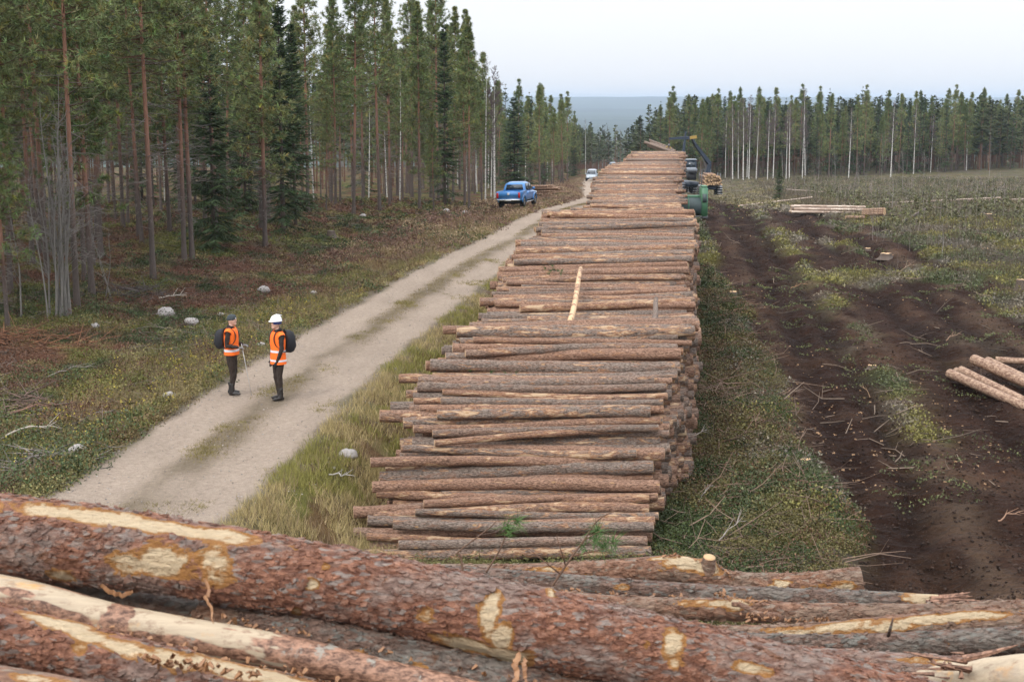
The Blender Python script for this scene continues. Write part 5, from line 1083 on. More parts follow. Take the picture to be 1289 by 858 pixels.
def pickup(loc, rz):
    r = empty('pickup_truck', loc, rz); mb = MB()
    ring_loft(mb, [sect(x, w_, z0, z1, 7, .03) for x, w_, z0, z1 in [(-2.55, 1.62, .62, .80), (-2.48, 1.74, .52, .84), (-1.9, 1.80, .48, .86), (-.85, 1.82, .45, .88), (-.80, 1.82, .45, 1.16), (0, 1.84, .42, 1.17), (1.0, 1.84, .42, 1.16), (1.25, 1.83, .42, 1.14), (2.0, 1.80, .44, 1.06), (2.4, 1.70, .48, .98), (2.58, 1.5, .52, .86)]]); mb.build('body', M_BLUEP, r)
    m = MB(); box(m, (-1.65, .86, .98), (1.75, .10, .44), bev=.03); m.build('bed_side', M_BLUEP, r); m = MB(); box(m, (-1.65, -.86, .98), (1.75, .10, .44), bev=.03); m.build('bed_side', M_BLUEP, r)
    tg = MB(); box(tg, (-2.53, 0, .98), (.08, 1.50, .48), bev=.025); t_ = tg.build('tailgate', M_BLUEP, r)
    m = MB(); box(m, (-2.58, 0, 1.08), (.03, .20, .06), bev=.01); m.build('handle', M_CHROME, t_)
    m = MB(); add_tube(m, np.array([(-2.575, 0, .985), (-2.590, 0, .985)]), .06, 18, 0, ry=.09, ref=[0, 0, 1]); m.build('emblem', M_CHROME, t_)
    m = MB(); box(m, (-2.62, 0, .60), (.14, 1.72, .17), bev=.04); m.build('rear_bumper', M_CHROME, r); m = MB(); box(m, (-2.70, 0, .60), (.012, .46, .11)); m.build('number_plate', M_WHT, r)
    cabm = MB(); ring_loft(cabm, [sect(x, w_, 1.10, z1, 6, tm) for x, w_, z1, tm in [(-.82, 1.70, 1.14, .0), (-.72, 1.70, 1.60, .13), (-.55, 1.68, 1.75, .16), (0, 1.70, 1.80, .17), (.55, 1.70, 1.77, .17), (.80, 1.68, 1.66, .14), (1.42, 1.70, 1.15, .02)]]); cb_ = cabm.build('cab', M_BLUEP, r)
    m = MB(); panel(m, [(-.80, -.66, 1.22), (-.80, .66, 1.22), (-.705, .58, 1.60), (-.705, -.58, 1.60)], .02); m.build('rear_window', M_GLASS, cb_)
    m = MB(); panel(m, [(1.33, -.70, 1.24), (1.33, .70, 1.24), (.80, .60, 1.66), (.80, -.60, 1.66)], .02); m.build('windscreen', M_GLASS, cb_)
    for s in (-1, 1):
        for x0, x1, x2, x3 in [(-.62, .22, .22, -.50), (.30, 1.12, .68, .30)]:
            m = MB(); panel(m, [(x0, .835 * s, 1.22), (x1, .835 * s, 1.22), (x2, .735 * s, 1.66), (x3, .735 * s, 1.66)], .012); m.build('side_window', M_GLASS, cb_)
        m = MB(); box(m, (-2.57, .80 * s, .93), (.06, .15, .40), bev=.02); m.build('tail_light', M_TAIL, r)
        m = MB(); box(m, (2.48, .68 * s, .88), (.12, .30, .16), bev=.03); m.build('headlight', M_LAMP, r); m = MB(); box(m, (.95, .99 * s, 1.25), (.10, .20, .16), bev=.03); m.build('mirror', M_BLUEP, r)
        m = MB(); box(m, (.1, .90 * s, .36), (1.9, .16, .06), bev=.02); m.build('side_step', M_CHROME, r)
        for x in (-1.55, 1.62):
            wheel(r, x, .80 * s, .38, .26); a = np.linspace(0, PI, 14); m = MB(); P = np.stack([x + np.cos(a) * .47, np.full(14, .90 * s), .40 + np.sin(a) * .47], -1); add_tube(m, P, .035, 8, 0, ry=.05); m.build('wheel_arch', M_BLUEP, r)
        m = MB(); box(m, (.25, .925 * s, 1.05), (.14, .02, .03)); m.build('door_handle', M_CHROME, r)
    m = MB(); box(m, (0, 0, .40), (4.4, 1.3, .2), bev=.04); m.build('underbody', M_BLK, r); return r
x, y = base_xy(652, 263); TRUCK = (x, y + 1.0); o = pickup((x, y + 2.0, float(height(x, y + 2)) + .14), math.radians(90 - 15)); tag(o, 'bright blue pickup truck parked on the left verge seen from behind', 'pickup truck')
o.rotation_euler = (math.radians(-2), 0, math.radians(90 - 15))
def hatch(loc, rz, paint, label, van=False):
    r = empty('parked_car', loc, rz); mb = MB()
    ring_loft(mb, [sect(x, w_, z0, z1, 4.5, .05) for x, w_, z0, z1 in [(-2.0, 1.5, .45, .9), (-1.9, 1.7, .34, 1.0), (-1, 1.76, .28, 1.02), (.6, 1.78, .28, 1.02), (1.3, 1.74, .30, .93), (1.85, 1.62, .34, .80), (2.02, 1.35, .40, .66)]]); mb.build('body', paint, r)
    zt_ = 1.75 if van else 1.52; m = MB(); ring_loft(m, [sect(x, w_, .92, z1, 5, tm) for x, w_, z1, tm in [(-1.95, 1.55, 1.05, .02), (-1.75, 1.6, zt_ - .12, .14), (-1.3, 1.62, zt_, .17), (0, 1.62, zt_ + .02, .17), (.45, 1.6, zt_ - .08, .15), (1.35, 1.58, .98, .02)]]); c = m.build('cabin', paint, r)
    m = MB(); panel(m, [(1.25, -.68, 1.06), (1.25, .68, 1.06), (.53, .60, zt_ - .10), (.53, -.60, zt_ - .10)], .02); m.build('windscreen', simple('sky-lit windscreen glass', (.05, .06, .07), .03, var=0, Specular_IOR_Level=1.0, metal=.5), c)
    m = MB(); panel(m, [(-1.95, -.6, 1.1), (-1.95, .6, 1.1), (-1.76, .52, zt_ - .15), (-1.76, -.52, zt_ - .15)], .02); m.build('rear_window', M_GLASS, c)
    for s in (-1, 1):
        m = MB(); panel(m, [(-1.5, .795 * s, 1.06), (1.0, .80 * s, 1.06), (.45, .70 * s, zt_ - .14), (-1.4, .69 * s, zt_ - .14)], .012); m.build('side_window', M_GLASS, c)
        m = MB(); box(m, (1.86, .58 * s, .72), (.16, .34, .14), bev=.04); m.build('headlight', M_LAMP, r); m = MB(); box(m, (-1.96, .66 * s, .85), (.08, .16, .3), bev=.02); m.build('tail_light', M_TAIL, r); m = MB(); box(m, (.85, .93 * s, 1.08), (.1, .18, .13), bev=.03); m.build('mirror', paint, r)
        for x_ in (-1.25, 1.25): wheel(r, x_, .78 * s, .32, .2)
    m = MB(); box(m, (2.0, 0, .42), (.14, 1.62, .26), bev=.05); m.build('front_bumper', M_BLK, r); m = MB(); box(m, (2.08, 0, .44), (.012, .46, .11)); m.build('number_plate', M_WHT, r); m = MB(); box(m, (2.0, 0, .62), (.05, .7, .10), bev=.02); m.build('grille', M_BLK, r)
    return tag(r, label, 'car')
x, y = at(745, 226, 222)[:2]; hatch((x, y, float(height(x, y)) + .02), math.radians(-97), M_SILV, 'silver-blue car on the road facing the viewer beyond the blue pickup', True)
x, y = at(771, 210, 372)[:2]; hatch((x, y, float(height(x, y)) + .02), math.radians(-100), M_SILV, 'farthest pale car on the road, half hidden by the stack end', True)
# ================================================================ log loader (forwarder) and green tank beside the stack
M_MACH = simple('dark blue machine paint', (.022, .034, .055), .45); M_MGREY = simple('grey machine hood', (.20, .22, .25), .4); M_YEL = simple('yellow boom tip', (.32, .21, .05), .6); M_STEEL = simple('worn steel', (.14, .14, .145), .5, metal=.5)
YM = 176.0
def mp(px, py, dY=0): return at(px, py, YM + dY)
bx_ = mp(897, 246); zg = float(height(bx_[0], YM)); root = empty('log_loader', (bx_[0], YM, zg))
def lp(px, py, dY=0): return mp(px, py, dY) - np.array([bx_[0], YM, zg])
def part(name, mat, f, parent=None): m = MB(); f(m); return m.build(name, mat, root if parent is None else parent)
part('rear_chassis', M_MACH, lambda m: box(m, (-.2, 2.2, 1.05), (1.1, 5.0, .4), bev=.08)); part('front_chassis', M_MACH, lambda m: box(m, (-2.3, 7.6, 1.2), (1.5, 4.2, .7), bev=.15, rot=Rz(.35)))
for xx in (-1.25, .85):
    for yy in (.4, 1.9): wheel_ = wheel(root, xx, yy, .68, .62, True); wheel_.rotation_euler = (0, 0, PI / 2)
for xx, yy in ((-3.1, 6.2), (-1.6, 6.7), (-3.6, 8.6), (-2.2, 9.1)): wheel_ = wheel(root, xx, yy, .68, .6, True); wheel_.rotation_euler = (0, 0, PI / 2 + .35)
c = lp(869, 205, 6); cab = part('cab', M_MACH, lambda m: ring_loft(m, [sect(0, 1.55, 0, 1.9, 6, .1) @ np.array([[0, 1, 0], [1, 0, 0], [0, 0, 1]]) + np.array([c[0], c[1] + q, c[2] - 1.5]) for q in (-.75, .75)]))
part('cab_window', M_GLASS, lambda m: panel(m, [(c[0] - .52, c[1] - .78, c[2] - .75), (c[0] + .52, c[1] - .78, c[2] - .75), (c[0] + .45, c[1] - .78, c[2] + .22), (c[0] - .45, c[1] - .78, c[2] + .22)], .02), cab)
part('cab_roof', M_MGREY, lambda m: box(m, (c[0], c[1], c[2] + .42), (1.5, 1.7, .12), bev=.05), cab)
h = lp(869, 214, 5); part('hood', M_MGREY, lambda m: box(m, (h[0], h[1] - 1.1, h[2] + .05), (1.35, 1.7, .62), bev=.18)); part('grille', M_BLK, lambda m: box(m, (h[0], h[1] - 2.0, h[2] - .15), (1.0, .1, .3), bev=.03)); part('front_frame', M_BLK, lambda m: box(m, (h[0], h[1] - 1.0, h[2] - .75), (1.1, 1.6, .9), bev=.08))
# bunk with headboard and stakes
g0 = lp(889, 224, 3.6)
def gate(m):
    for dx in (-.55, -.18, .18, .55): box(m, (g0[0] + dx, g0[1], g0[2] + .0), (.09, .09, 2.2))
    for dz_ in (-.9, 0, 1.05): box(m, (g0[0], g0[1] + .005, g0[2] + dz_), (1.28, .07, .12))
part('headboard', M_STEEL, gate)
for xx in (-1.25, 1.05):
    for yy in (.4, 2.6): part('stake', M_STEEL, lambda m: box(m, (xx - .1, yy, 2.0), (.10, .12, 1.7), bev=.02))
for yy in (.4, 2.6): part('bunk_beam', M_STEEL, lambda m: box(m, (-.2, yy, 1.32), (2.5, .2, .16), bev=.03))
# crane: pillar, main boom, outer boom, yellow extension, grapple
def beam(name, a, b, w0, w1, mat, parent=None):
    a = np.array(a); b = np.array(b); m = MB(); add_tube(m, np.stack([a, (a + b) / 2, b]), [w0, (w0 + w1) / 2, w1], 4, 0, phase=PI / 4); return m.build(name, mat, root if parent is None else parent, False)
p0 = lp(892, 216, 3.0); p1_ = lp(893, 206, 3.0); p2_ = lp(875, 182, 2.0); p3 = lp(862, 175, 1.5)
beam('crane_pillar', lp(888, 232, 3.0), p1_, .38, .34, M_MACH); mbm = beam('main_boom', p1_, p2_, .34, .24, M_MACH); beam('lift_cylinder', lp(890, 215, 3.0), lp(882, 192, 2.5), .12, .10, M_STEEL, mbm)
e1 = lp(877, 172.5, 1.0); e0 = lp(868, 173.5, 1.0); ob_ = beam('outer_boom', e0 + [.0, 0, 0], lp(842, 174.5, 1.0), .27, .18, M_MACH); beam('yellow_boom_end', e1, e0 - [.0, 0, 0], .26, .24, M_YEL, ob_); beam('knuckle_link', p2_, lp(871, 174, 1.4), .22, .18, M_MACH)
beam('mast', lp(860, 193, 1.0), lp(863.5, 165, 1.0), .24, .12, M_MACH); beam('hose', lp(843, 175, 1.0), lp(842, 184, .8), .05, .04, M_BLK)
gr = part('grapple', M_YEL, lambda m: [add_tube(m, catmull([lp(842, 183, .8), lp(841 + s * 3.2, 187, .8), lp(841 + s * 3.6, 192, .8), lp(841 + s * 1.2, 195, .8)], 10), .07, 8, 0) for s in (-1, 1)]); part('rotator', M_STEEL, lambda m: ellipsoid(m, lp(842, 183, .8), (.16, .16, .2), 10, 6), gr)
tag(root, 'dark blue log loader with knuckle boom working beside the far end of the stack', 'loader')
g_ = np.random.default_rng(8)
for k, (a, b, r) in enumerate([((811, 179), (857, 195), .19), ((815, 183), (862, 199.5), .18), ((818, 180), (850, 190), .17), ((826, 184.5), (865, 197), .19), ((817, 176.5), (846, 187), .15)]):
    rod('log', mp(a[0], a[1], .8 + .18 * k), mp(b[0], b[1], .4 + .18 * k), r, M_LOG, ['longest log hanging from the loader grapple', 'lowest log in the lifted bundle', 'short log at the back of the lifted bundle', 'log sticking out lowest right from the lifted bundle', 'topmost log of the lifted bundle'][k])
k = 0
for lv in range(6):
    for j in range(8 - (lv % 2) - (lv > 3) * 1):
        cx = -1.15 + j * .29 + (lv % 2) * .14; cz = 1.55 + lv * .235
        if lv == 5 and j in (0, 5, 6): continue
        o = rod('log', np.array([bx_[0] + cx, YM - .9 + g_.normal() * .2, zg + cz + g_.normal() * .02]), np.array([bx_[0] + cx + g_.normal() * .05, YM + 3.2, zg + cz]), g_.uniform(.11, .155), M_RED, 'log loaded lengthwise in the bunk of the loader, cut end showing', 'logs loaded on the loader', n=10)
x, y = at(872, 265, 84)[:2]; zt_ = float(height(x, y)); M_TGR = simple('green tank paint', (.065, .17, .095), .5, var=.2, scale=4); M_TDK = simple('dark grey tank skin', (.06, .085, .085), .55)
r = empty('fuel_tank', (x, y, zt_)); m = MB(); a = np.array([(-.95, 0, .72), (-.9, 0, .72), (.42, 0, .72), (.45, 0, .72)]); add_tube(m, a, [.50, .56, .56, .5], 28, 0); m.build('tank_drum', M_TDK, r)
for q in (-.85, -.35): m = MB(); add_tube(m, np.array([(q, 0, .72), (q + .07, 0, .72)]), .575, 28, 0); m.build('hoop', M_TGR, r)
m = MB(); box(m, (-.25, 0, 1.27), (1.25, .5, .14), bev=.04); m.build('top_tray', M_TGR, r); m = MB(); box(m, (.62, 0, .95), (.40, 1.0, 1.75), bev=.07); q_ = m.build('pump_cabinet', M_TGR, r); m = MB(); box(m, (.62, -.51, 1.2), (.26, .02, .5)); m.build('door_panel', M_TDK, q_)
m = MB(); box(m, (.62, 0, 1.86), (.34, .8, .12), bev=.03); m.build('cabinet_lid', M_TGR, q_); m = MB(); add_tube(m, np.array([(-1.05, -.1, .75), (-1.25, -.1, .75)]), [.08, .05], 12, 0); m.build('valve', M_YEL, r)
for s in (-1, 1): m = MB(); box(m, (-.1, .42 * s, .09), (1.9, .12, .16), bev=.02); m.build('skid', M_STEEL, r)
tag(r, 'green and grey fuel tank on skids standing right of the stack', 'fuel tank')
# ================================================================ ground cover, debris and stones
rng = np.random.default_rng(21)
def scatter(n, y0, y1, xf, p=1.0):
    """positions denser nearby"""
    y = y0 * (y1 / y0) ** (rng.random(n) ** p); lo, hi = xf(y); return lo + (hi - lo) * rng.random(n), y
def tufted(name, X, Y, hgt, nb, wid, colf, label, cat, lean=.5, spread=.08, mats=None):
    N = len(X); k = np.repeat(np.arange(N), nb); sc = np.maximum(1, Y / 55.0) ** .5
    px = X[k] + rng.normal(size=N * nb) * spread * sc[k]; py = Y[k] + rng.normal(size=N * nb) * spread * sc[k]; pz = height(px, py) - .01
    D = np.stack([rng.normal(size=N * nb) * lean, rng.normal(size=N * nb) * lean, np.ones(N * nb)], -1)
    H = (hgt[k] if hasattr(hgt, '__len__') else hgt) * rng.uniform(.5, 1.25, N * nb); W = wid * rng.uniform(.7, 1.4, N * nb) * np.maximum(1, Y[k] / 38.0)
    c = colf(X, Y) * rng.uniform(.7, 1.35, (N, 1)); c = c[k] * rng.uniform(.75, 1.3, (N * nb, 1)); V, F = blades(np.stack([px, py, pz], -1), D, H, W, rng); mb = MB(); mb.add(V, F, 0, np.repeat(c, 3, 0).clip(.005, .5))
    return tag(mb.build(name, mats or M_FOL, smooth=False), label, cat, kind='stuff')
def leafy(name, X, Y, hgt, rad, nb, size, colf, label, cat, flat=.6):
    N = len(X); k = np.repeat(np.arange(N), nb); a = rng.uniform(0, 2 * PI, N * nb); r = np.sqrt(rng.random(N * nb)); RR = (rad * rng.uniform(.6, 1.4, N))[k]
    px = X[k] + np.cos(a) * r * RR; py = Y[k] + np.sin(a) * r * RR; pz = height(px, py) + (hgt * rng.uniform(.5, 1.4, N))[k] * rng.random(N * nb) ** .7 * (1.05 - r ** 2)
    D = unit(np.stack([rng.normal(size=N * nb), rng.normal(size=N * nb), rng.normal(size=N * nb) * flat + .4], -1)); S = size * rng.uniform(.6, 1.4, N * nb) * np.clip(Y[k] / 38.0, 1, 2.6)
    c = colf(X, Y) * rng.uniform(.7, 1.35, (N, 1)); c = c[k] * rng.uniform(.7, 1.4, (N * nb, 1)); V, F = blades(np.stack([px, py, pz], -1), D, S, S * .75, rng); mb = MB(); mb.add(V, F, 0, np.repeat(c, 3, 0).clip(.005, .5))
    return tag(mb.build(name, M_FOL, smooth=False), label, cat, kind='stuff')
xl = lambda y: (-.39 * y - 2, road_c(y) - 1.75)
mid = lambda y: (road_c(y) + 1.75, pile_r(y) - 4.3)
def infoot(X, Y): # under the stack
    o = X - pile_r(Y); return (o > -4.9) & (o < .1) & (Y > 23.2) & (Y < 133)
def jit(c, s=.25): return lambda X, Y: np.array(c)[None] * (1 + s * (fbm(X * .9, Y * .9, 60, 3) - .5))[:, None]
# yellow grass of the verges
X, Y = scatter(5200, 14, 110, lambda y: (road_c(y) - 5.5, road_c(y) - 1.75)); kk = fbm(X * .7, Y * .7, 61, 3) > .42; X, Y = X[kk], Y[kk]
tufted('verge_grass', X, Y, .22, 12, .011, lambda X, Y: np.where((fbm(X * .5, Y * .5, 62, 3) > .5)[:, None], np.array([[.22, .175, .075]]), np.array([[.13, .125, .04]])), 'yellowing grass along the left edge of the road', 'grass', lean=.42)
X, Y = scatter(3600, 12, 23.1, lambda y: (pile_r(y) - 4.6, pile_r(y) + .3)); leafy('bilberry', X, Y, .14, .2, 26, .03, jit((.10, .10, .035), .8), 'low moss and berry shrubs in the gap between the two stacks', 'undergrowth')
X, Y = scatter(11000, 12, 75, mid, .9); kk = (fbm(X * .6, Y * .6, 63, 3) > .36) & ~infoot(X, Y); X, Y = X[kk], Y[kk]
tufted('verge_grass', X, Y, .19, 12, .010, lambda X, Y: np.where((fbm(X * .5, Y * .5, 64, 3) > .50)[:, None], np.array([[.27, .225, .10]]), np.array([[.175, .17, .045]])), 'yellow-green grass on the slope between road and log stack', 'grass', lean=.45)
X, Y = scatter(2600, 16, 105, lambda y: (road_c(y) - .38, road_c(y) + .38)); kk = fbm(X * .9, Y * .3, 48, 3) > .46; X, Y = X[kk], Y[kk]
tufted('road_centre_grass', X, Y, .06, 12, .009, jit((.17, .135, .05), .8), 'low yellow grass growing between the wheel tracks', 'grass', lean=.8, spread=.10)
for _ in range(1):
    X = []; Y = []
    for k in range(34):
        yy = rng.uniform(15, 60); xx = road_c(yy) + rng.normal() * .25 + rng.choice([0, 0, 1.5]) ; n = rng.integers(10, 40); X.append(xx + rng.normal(size=n) * .16); Y.append(yy + rng.normal(size=n) * .3)
    X = np.concatenate(X); Y = np.concatenate(Y); tufted('road_grass_patch', X, Y, .07, 12, .010, jit((.155, .135, .035), .6), 'green-yellow grass patches on the road crown', 'grass', lean=.9, spread=.06)
# tall dry grass and yellow-leaved stems
X, Y = scatter(1500, 15, 100, lambda y: (road_c(y) - 4.6, road_c(y) - 2.2)); tufted('dry_stalks', X, Y, .42, 5, .009, jit((.20, .145, .085), .5), 'thin dry brown stalks beside the road', 'grass', lean=.25)
X, Y = scatter(2600, 13, 70, lambda y: (road_c(y) + 2.0, pile_r(y) - 4.2), .8); kk = ~infoot(X, Y); kk = kk & (rng.random(len(X)) < .55); tufted('dry_stalks', X[kk], Y[kk], .36, 4, .008, jit((.23, .165, .10), .6), 'thin dry stalks on the slope left of the stack', 'grass', lean=.28)
X, Y = scatter(170, 24, 48, lambda y: (road_c(y) - 5.0, road_c(y) - 2.0)); leafy('yellow_willow_leaves', X, Y, .55, .22, 22, .035, jit((.24, .20, .03)), 'yellow leafy stems in the ditch left of the walkers', 'shrub')
# heather, bilberry, moss on the forest side
X, Y = scatter(17000, 20, 112, xl, .95); c0 = lambda X, Y: veg_mix(X, Y) * 1.15
leafy('heather', X, Y, .16, .24, 26, .040, c0, 'low heather, moss and bilberry covering the forest floor left of the road', 'undergrowth')
X, Y = scatter(2600, 20, 110, xl); kk = fbm(X * .3 + 5, Y * .3, 66, 3) > .42; leafy('heather_brown', X[kk], Y[kk], .34, .26, 40, .035, jit((.105, .050, .036), .5), 'brown autumn heather bushes', 'undergrowth', 1.2)
X, Y = scatter(1800, 20, 110, xl); kk = fbm(X * .35 + 8, Y * .35, 67, 3) > .56; leafy('juniper_scrub', X[kk], Y[kk], .38, .42, 60, .045, jit((.045, .066, .024), .5), 'dark green dwarf scrub', 'undergrowth', 1.0)
X, Y = scatter(2200, 60, 235, lambda y: (road_c(y) - 6.5 - .02 * y, road_c(y) - 1.7)); kk = ~((np.abs(X - TRUCK[0]) < 2.2) & (np.abs(Y - TRUCK[1]) < 4)); X, Y = X[kk], Y[kk]; leafy('bank_heather', X, Y, .34, .45, 40, .035, lambda X, Y: np.where((fbm(X * .5, Y * .3, 91, 3) > .5)[:, None], np.array([[.20, .15, .085]]), np.array([[.13, .082, .055]])), 'brown heather on the bank beside the far road', 'undergrowth', 1.2)
# right of the stack
rt = lambda y: (pile_r(y) + .0, pile_r(y) + 4.4)
X, Y = scatter(10500, 13, 60, rt, .8); kk = (mud_mask(X, Y) < .4); X, Y = X[kk], Y[kk]
leafy('bilberry', X, Y, .24, .26, 34, .036, lambda X, Y: np.where((fbm(X * .8, Y * .8, 68, 3) > .47)[:, None], np.array([[.046, .062, .020]]), np.array([[.115, .095, .036]])) * np.where((fbm(X * .6, Y * .5, 71, 3) > .6), 1, 1)[:, None], 'green bilberry shrubs on the strip right of the stack', 'undergrowth', .7)
X, Y = scatter(2200, 13, 60, rt, .8); kk = (mud_mask(X, Y) < .5) & (fbm(X * .5, Y * .5, 70, 3) > .40); leafy('red_brown_shrubs', X[kk], Y[kk], .30, .25, 34, .035, jit((.12, .065, .04)), 'reddish brown dwarf shrubs right of the stack', 'undergrowth', 1.2)
X, Y = scatter(20000, 24, 260, lambda y: (pile_r(y) + 1.0, .40 * y + 3), 1.0); kk = (mud_mask(X, Y) < .45); X, Y = X[kk], Y[kk]
leafy('clearing_undergrowth', X, Y, .22, .32, 18, .055, lambda X, Y: veg_mix(X, Y) * 1.15, 'green and brown undergrowth on the felled clearing', 'undergrowth', 1.0)
X, Y = scatter(8000, 34, 255, lambda y: (pile_r(y) + 5 + .03 * y, .40 * y + 3), .8); kk = mud_mask(X, Y) < .3; X, Y = X[kk], Y[kk]
tufted('brushwood', X, Y, .75, 5, .010, jit((.115, .085, .06), .7), 'thin brown birch brush across the clearing', 'undergrowth', lean=.35, spread=.25)
X, Y = scatter(620, 60, 255, lambda y: (pile_r(y) + 6 + .04 * y, .40 * y + 3), .7); tufted('thin_stems', X, Y, 1.9, 2, .007, jit((.20, .175, .16), .5), 'thin bare stems standing all over the felled clearing', 'undergrowth', lean=.10, spread=.3)
X, Y = scatter(1500, 75, 255, lambda y: (pile_r(y) + 9 + .03 * y, .40 * y + 3), .7); leafy('seedlings', X, Y, .8, .5, 26, .07, jit((.07, .075, .032), .8), 'small green pine and spruce seedlings on the clearing', 'undergrowth', 1.2)
X, Y = scatter(900, 25, 120, lambda y: (pile_r(y) + 2, .38 * y), .9); kk = (mud_mask(X, Y) > .5) & (fbm(X * .5, Y * .3, 88, 3) > .52); leafy('slash_greens', X[kk], Y[kk], .10, .28, 26, .05, jit((.065, .075, .028), .7), 'patches of needle slash pressed into the mud', 'undergrowth')
# twigs and slash
def twigs(name, X, Y, L, r, col, label, lift=.04, el=.12):
    N = len(X); a = rng.uniform(0, 2 * PI, N); e = rng.normal(size=N) * el; d = np.stack([np.cos(a) * np.cos(e), np.sin(a) * np.cos(e), np.sin(e)], -1); LL = L * rng.uniform(.3, 1.5, N); A = np.stack([X, Y, height(X, Y) + lift * rng.random(N)], -1)
    M = A + d * LL[:, None] * .5; d2 = unit(d + rng.normal(size=d.shape) * .28); B = M + d2 * LL[:, None] * .5; z = height(B[:, 0], B[:, 1]); B[:, 2] = np.maximum(B[:, 2], z); M[:, 2] = np.maximum(M[:, 2], height(M[:, 0], M[:, 1]) + .01)
    rr = r * rng.uniform(.5, 1.5, N) * np.maximum(1, Y / 60); c = np.array(col)[None] * rng.uniform(.5, 1.5, (N, 1)); mb = MB(); V, F = sticks(A, M, rr, rr * .8, 4); mb.add(V, F, 0, np.repeat(c, 8, 0)); V, F = sticks(M, B, rr * .8, rr * .4, 4); mb.add(V, F, 0, np.repeat(c, 8, 0))
    s = rng.random(N) < .5; B2 = M[s] + unit(d[s] + rng.normal(size=(s.sum(), 3)) * .8) * LL[s][:, None] * .35; V, F = sticks(M[s], B2, rr[s] * .5, rr[s] * .25, 4); mb.add(V, F, 0, np.repeat(c[s], 8, 0)); return tag(mb.build(name, M_TRUNK, smooth=False), label, 'debris', kind='stuff')
X, Y = scatter(4600, 20, 105, lambda y: (-.39 * y - 2, road_c(y) - 2.6)); kk = fbm(X * .3, Y * .3, 72, 3) > .42; twigs('twigs', X[kk], Y[kk], .7, .010, (.15, .125, .105), 'grey fallen twigs on the forest floor')
X, Y = scatter(1500, 16, 60, lambda y: (pile_r(y) + .1, pile_r(y) + 3.0)); kk = mud_mask(X, Y) < .6; X, Y = X[kk], Y[kk]; twigs('twigs', X, Y, .8, .009, (.17, .12, .09), 'broken branches strewn right of the stack', .12, .25)
X, Y = scatter(2600, 26, 240, lambda y: (pile_r(y) + 2, .39 * y + 2)); kk = (mud_mask(X, Y) < .5) | (rng.random(len(X)) < .12); X, Y = X[kk], Y[kk]; twigs('slash', X, Y, .8, .013, (.17, .13, .10), 'cut branches and slash over the clearing', .08, .2)
# brush heaps
def heap(px, py, n, rad, col, label, L=1.2, seed=0):
    x, y = base_xy(px, py); X = x + rng.normal(size=n) * rad; Y = y + rng.normal(size=n) * rad * .7; N = n; a = rng.uniform(0, 2 * PI, N); d = np.stack([np.cos(a), np.sin(a) * .6, rng.normal(size=N) * .22], -1); A = np.stack([X, Y, height(X, Y) + .35 * rng.random(N) * np.exp(-((X - x) ** 2 + (Y - y) ** 2) / rad ** 2)], -1); d = unit(d); LL = L * rng.uniform(.3, 1.1, N); B = A + d * LL[:, None]; B[:, 2] = np.maximum(B[:, 2], height(B[:, 0], B[:, 1]) + .02)
    mb = MB(); c = np.repeat(np.array(col)[None] * rng.uniform(.6, 1.5, (N, 1)), 8, 0); V, F = sticks(A, B, rng.uniform(.006, .02, N), .004, 4); org = np.array([x, y, 0]); mb.add(V - org, F, 0, c); o = mb.build('brush_heap', M_TRUNK, smooth=False); o.location = org; o['kind'] = 'stuff'; return tag(o, label, 'brush heap')
heap(170, 372, 150, .9, (.10, .085, .08), 'grey twig heap at the foot of the thick pine by the bare shrubs'); heap(20, 432, 150, 1.0, (.19, .095, .055), 'heap of rusty brown branches at the left edge'); heap(35, 515, 90, .5, (.16, .11, .09), 'tangled root and branch litter at the left edge above the road bend', .8); heap(40, 590, 170, .6, (.16, .145, .13), 'pale grey stick litter left of the road just above the huge log', .7)
heap(910, 500, 120, .7, (.19, .13, .10), 'brown branch heap beside the right face of the stack'); heap(545, 274, 60, .7, (.09, .06, .05), 'dark root clump in the heather left of the blue pickup', .8); heap(1265, 330, 70, .8, (.12, .10, .09), 'grey brush heap on the green patch at the right edge'); heap(905, 385, 60, .5, (.2, .13, .09), 'small branch heap right of the middle of the stack'); heap(1010, 210 + 35, 80, 1.4, (.16, .14, .13), 'pale branch heap behind the small stack on the clearing', 2.0)
# wood chips on the mud, gravel on the road sides
M_CLOD = (lambda t: t.set(t.attr('Col', 'Color'), .85, Specular_IOR_Level=.15))(NT('wet soil clods'))
def chips(name, X, Y, s0, mats, colr, label, cat):
    N = len(X); S = s0 * rng.uniform(.4, 1.5, N) * np.maximum(1, Y / 60); d = unit(np.stack([rng.normal(size=N), rng.normal(size=N), rng.normal(size=N) * .25], -1)); C = np.stack([X, Y, height(X, Y) + S * .3], -1); V, F = sticks(C - d * S[:, None] * .6, C + d * S[:, None] * .6, S * .45, S * .3, 5); mb = MB(); mb.add(V, F, 0, np.repeat(np.array(colr)[None] * rng.uniform(.55, 1.3, (N, 1)), 10, 0))
    t = V.reshape(N, 10, 3); return tag(mb.build(name, mats, smooth=False), label, cat, kind='stuff')
X, Y = scatter(1500, 26, 130, lambda y: (pile_r(y) + 1.5, .36 * y)); kk = fbm(X * .5, Y * .25, 73, 3) > .47; chips('wood_chips', X[kk], Y[kk], .035, M_TRUNK, (.34, .22, .13), 'pale wood chips and bark bits trodden into the mud', 'wood chips')
X, Y = scatter(7000, 14, 70, lambda y: (road_c(y) - 2.3, road_c(y) + 2.6), .8); dd = np.abs(X - road_c(Y)); kk = (rng.random(len(X)) < .28 + .72 * smooth(1.2, 1.7, dd)); chips('gravel', X[kk], Y[kk], .019, M_TRUNK, (.36, .33, .30), 'loose gravel and small stones along the road edges', 'gravel')
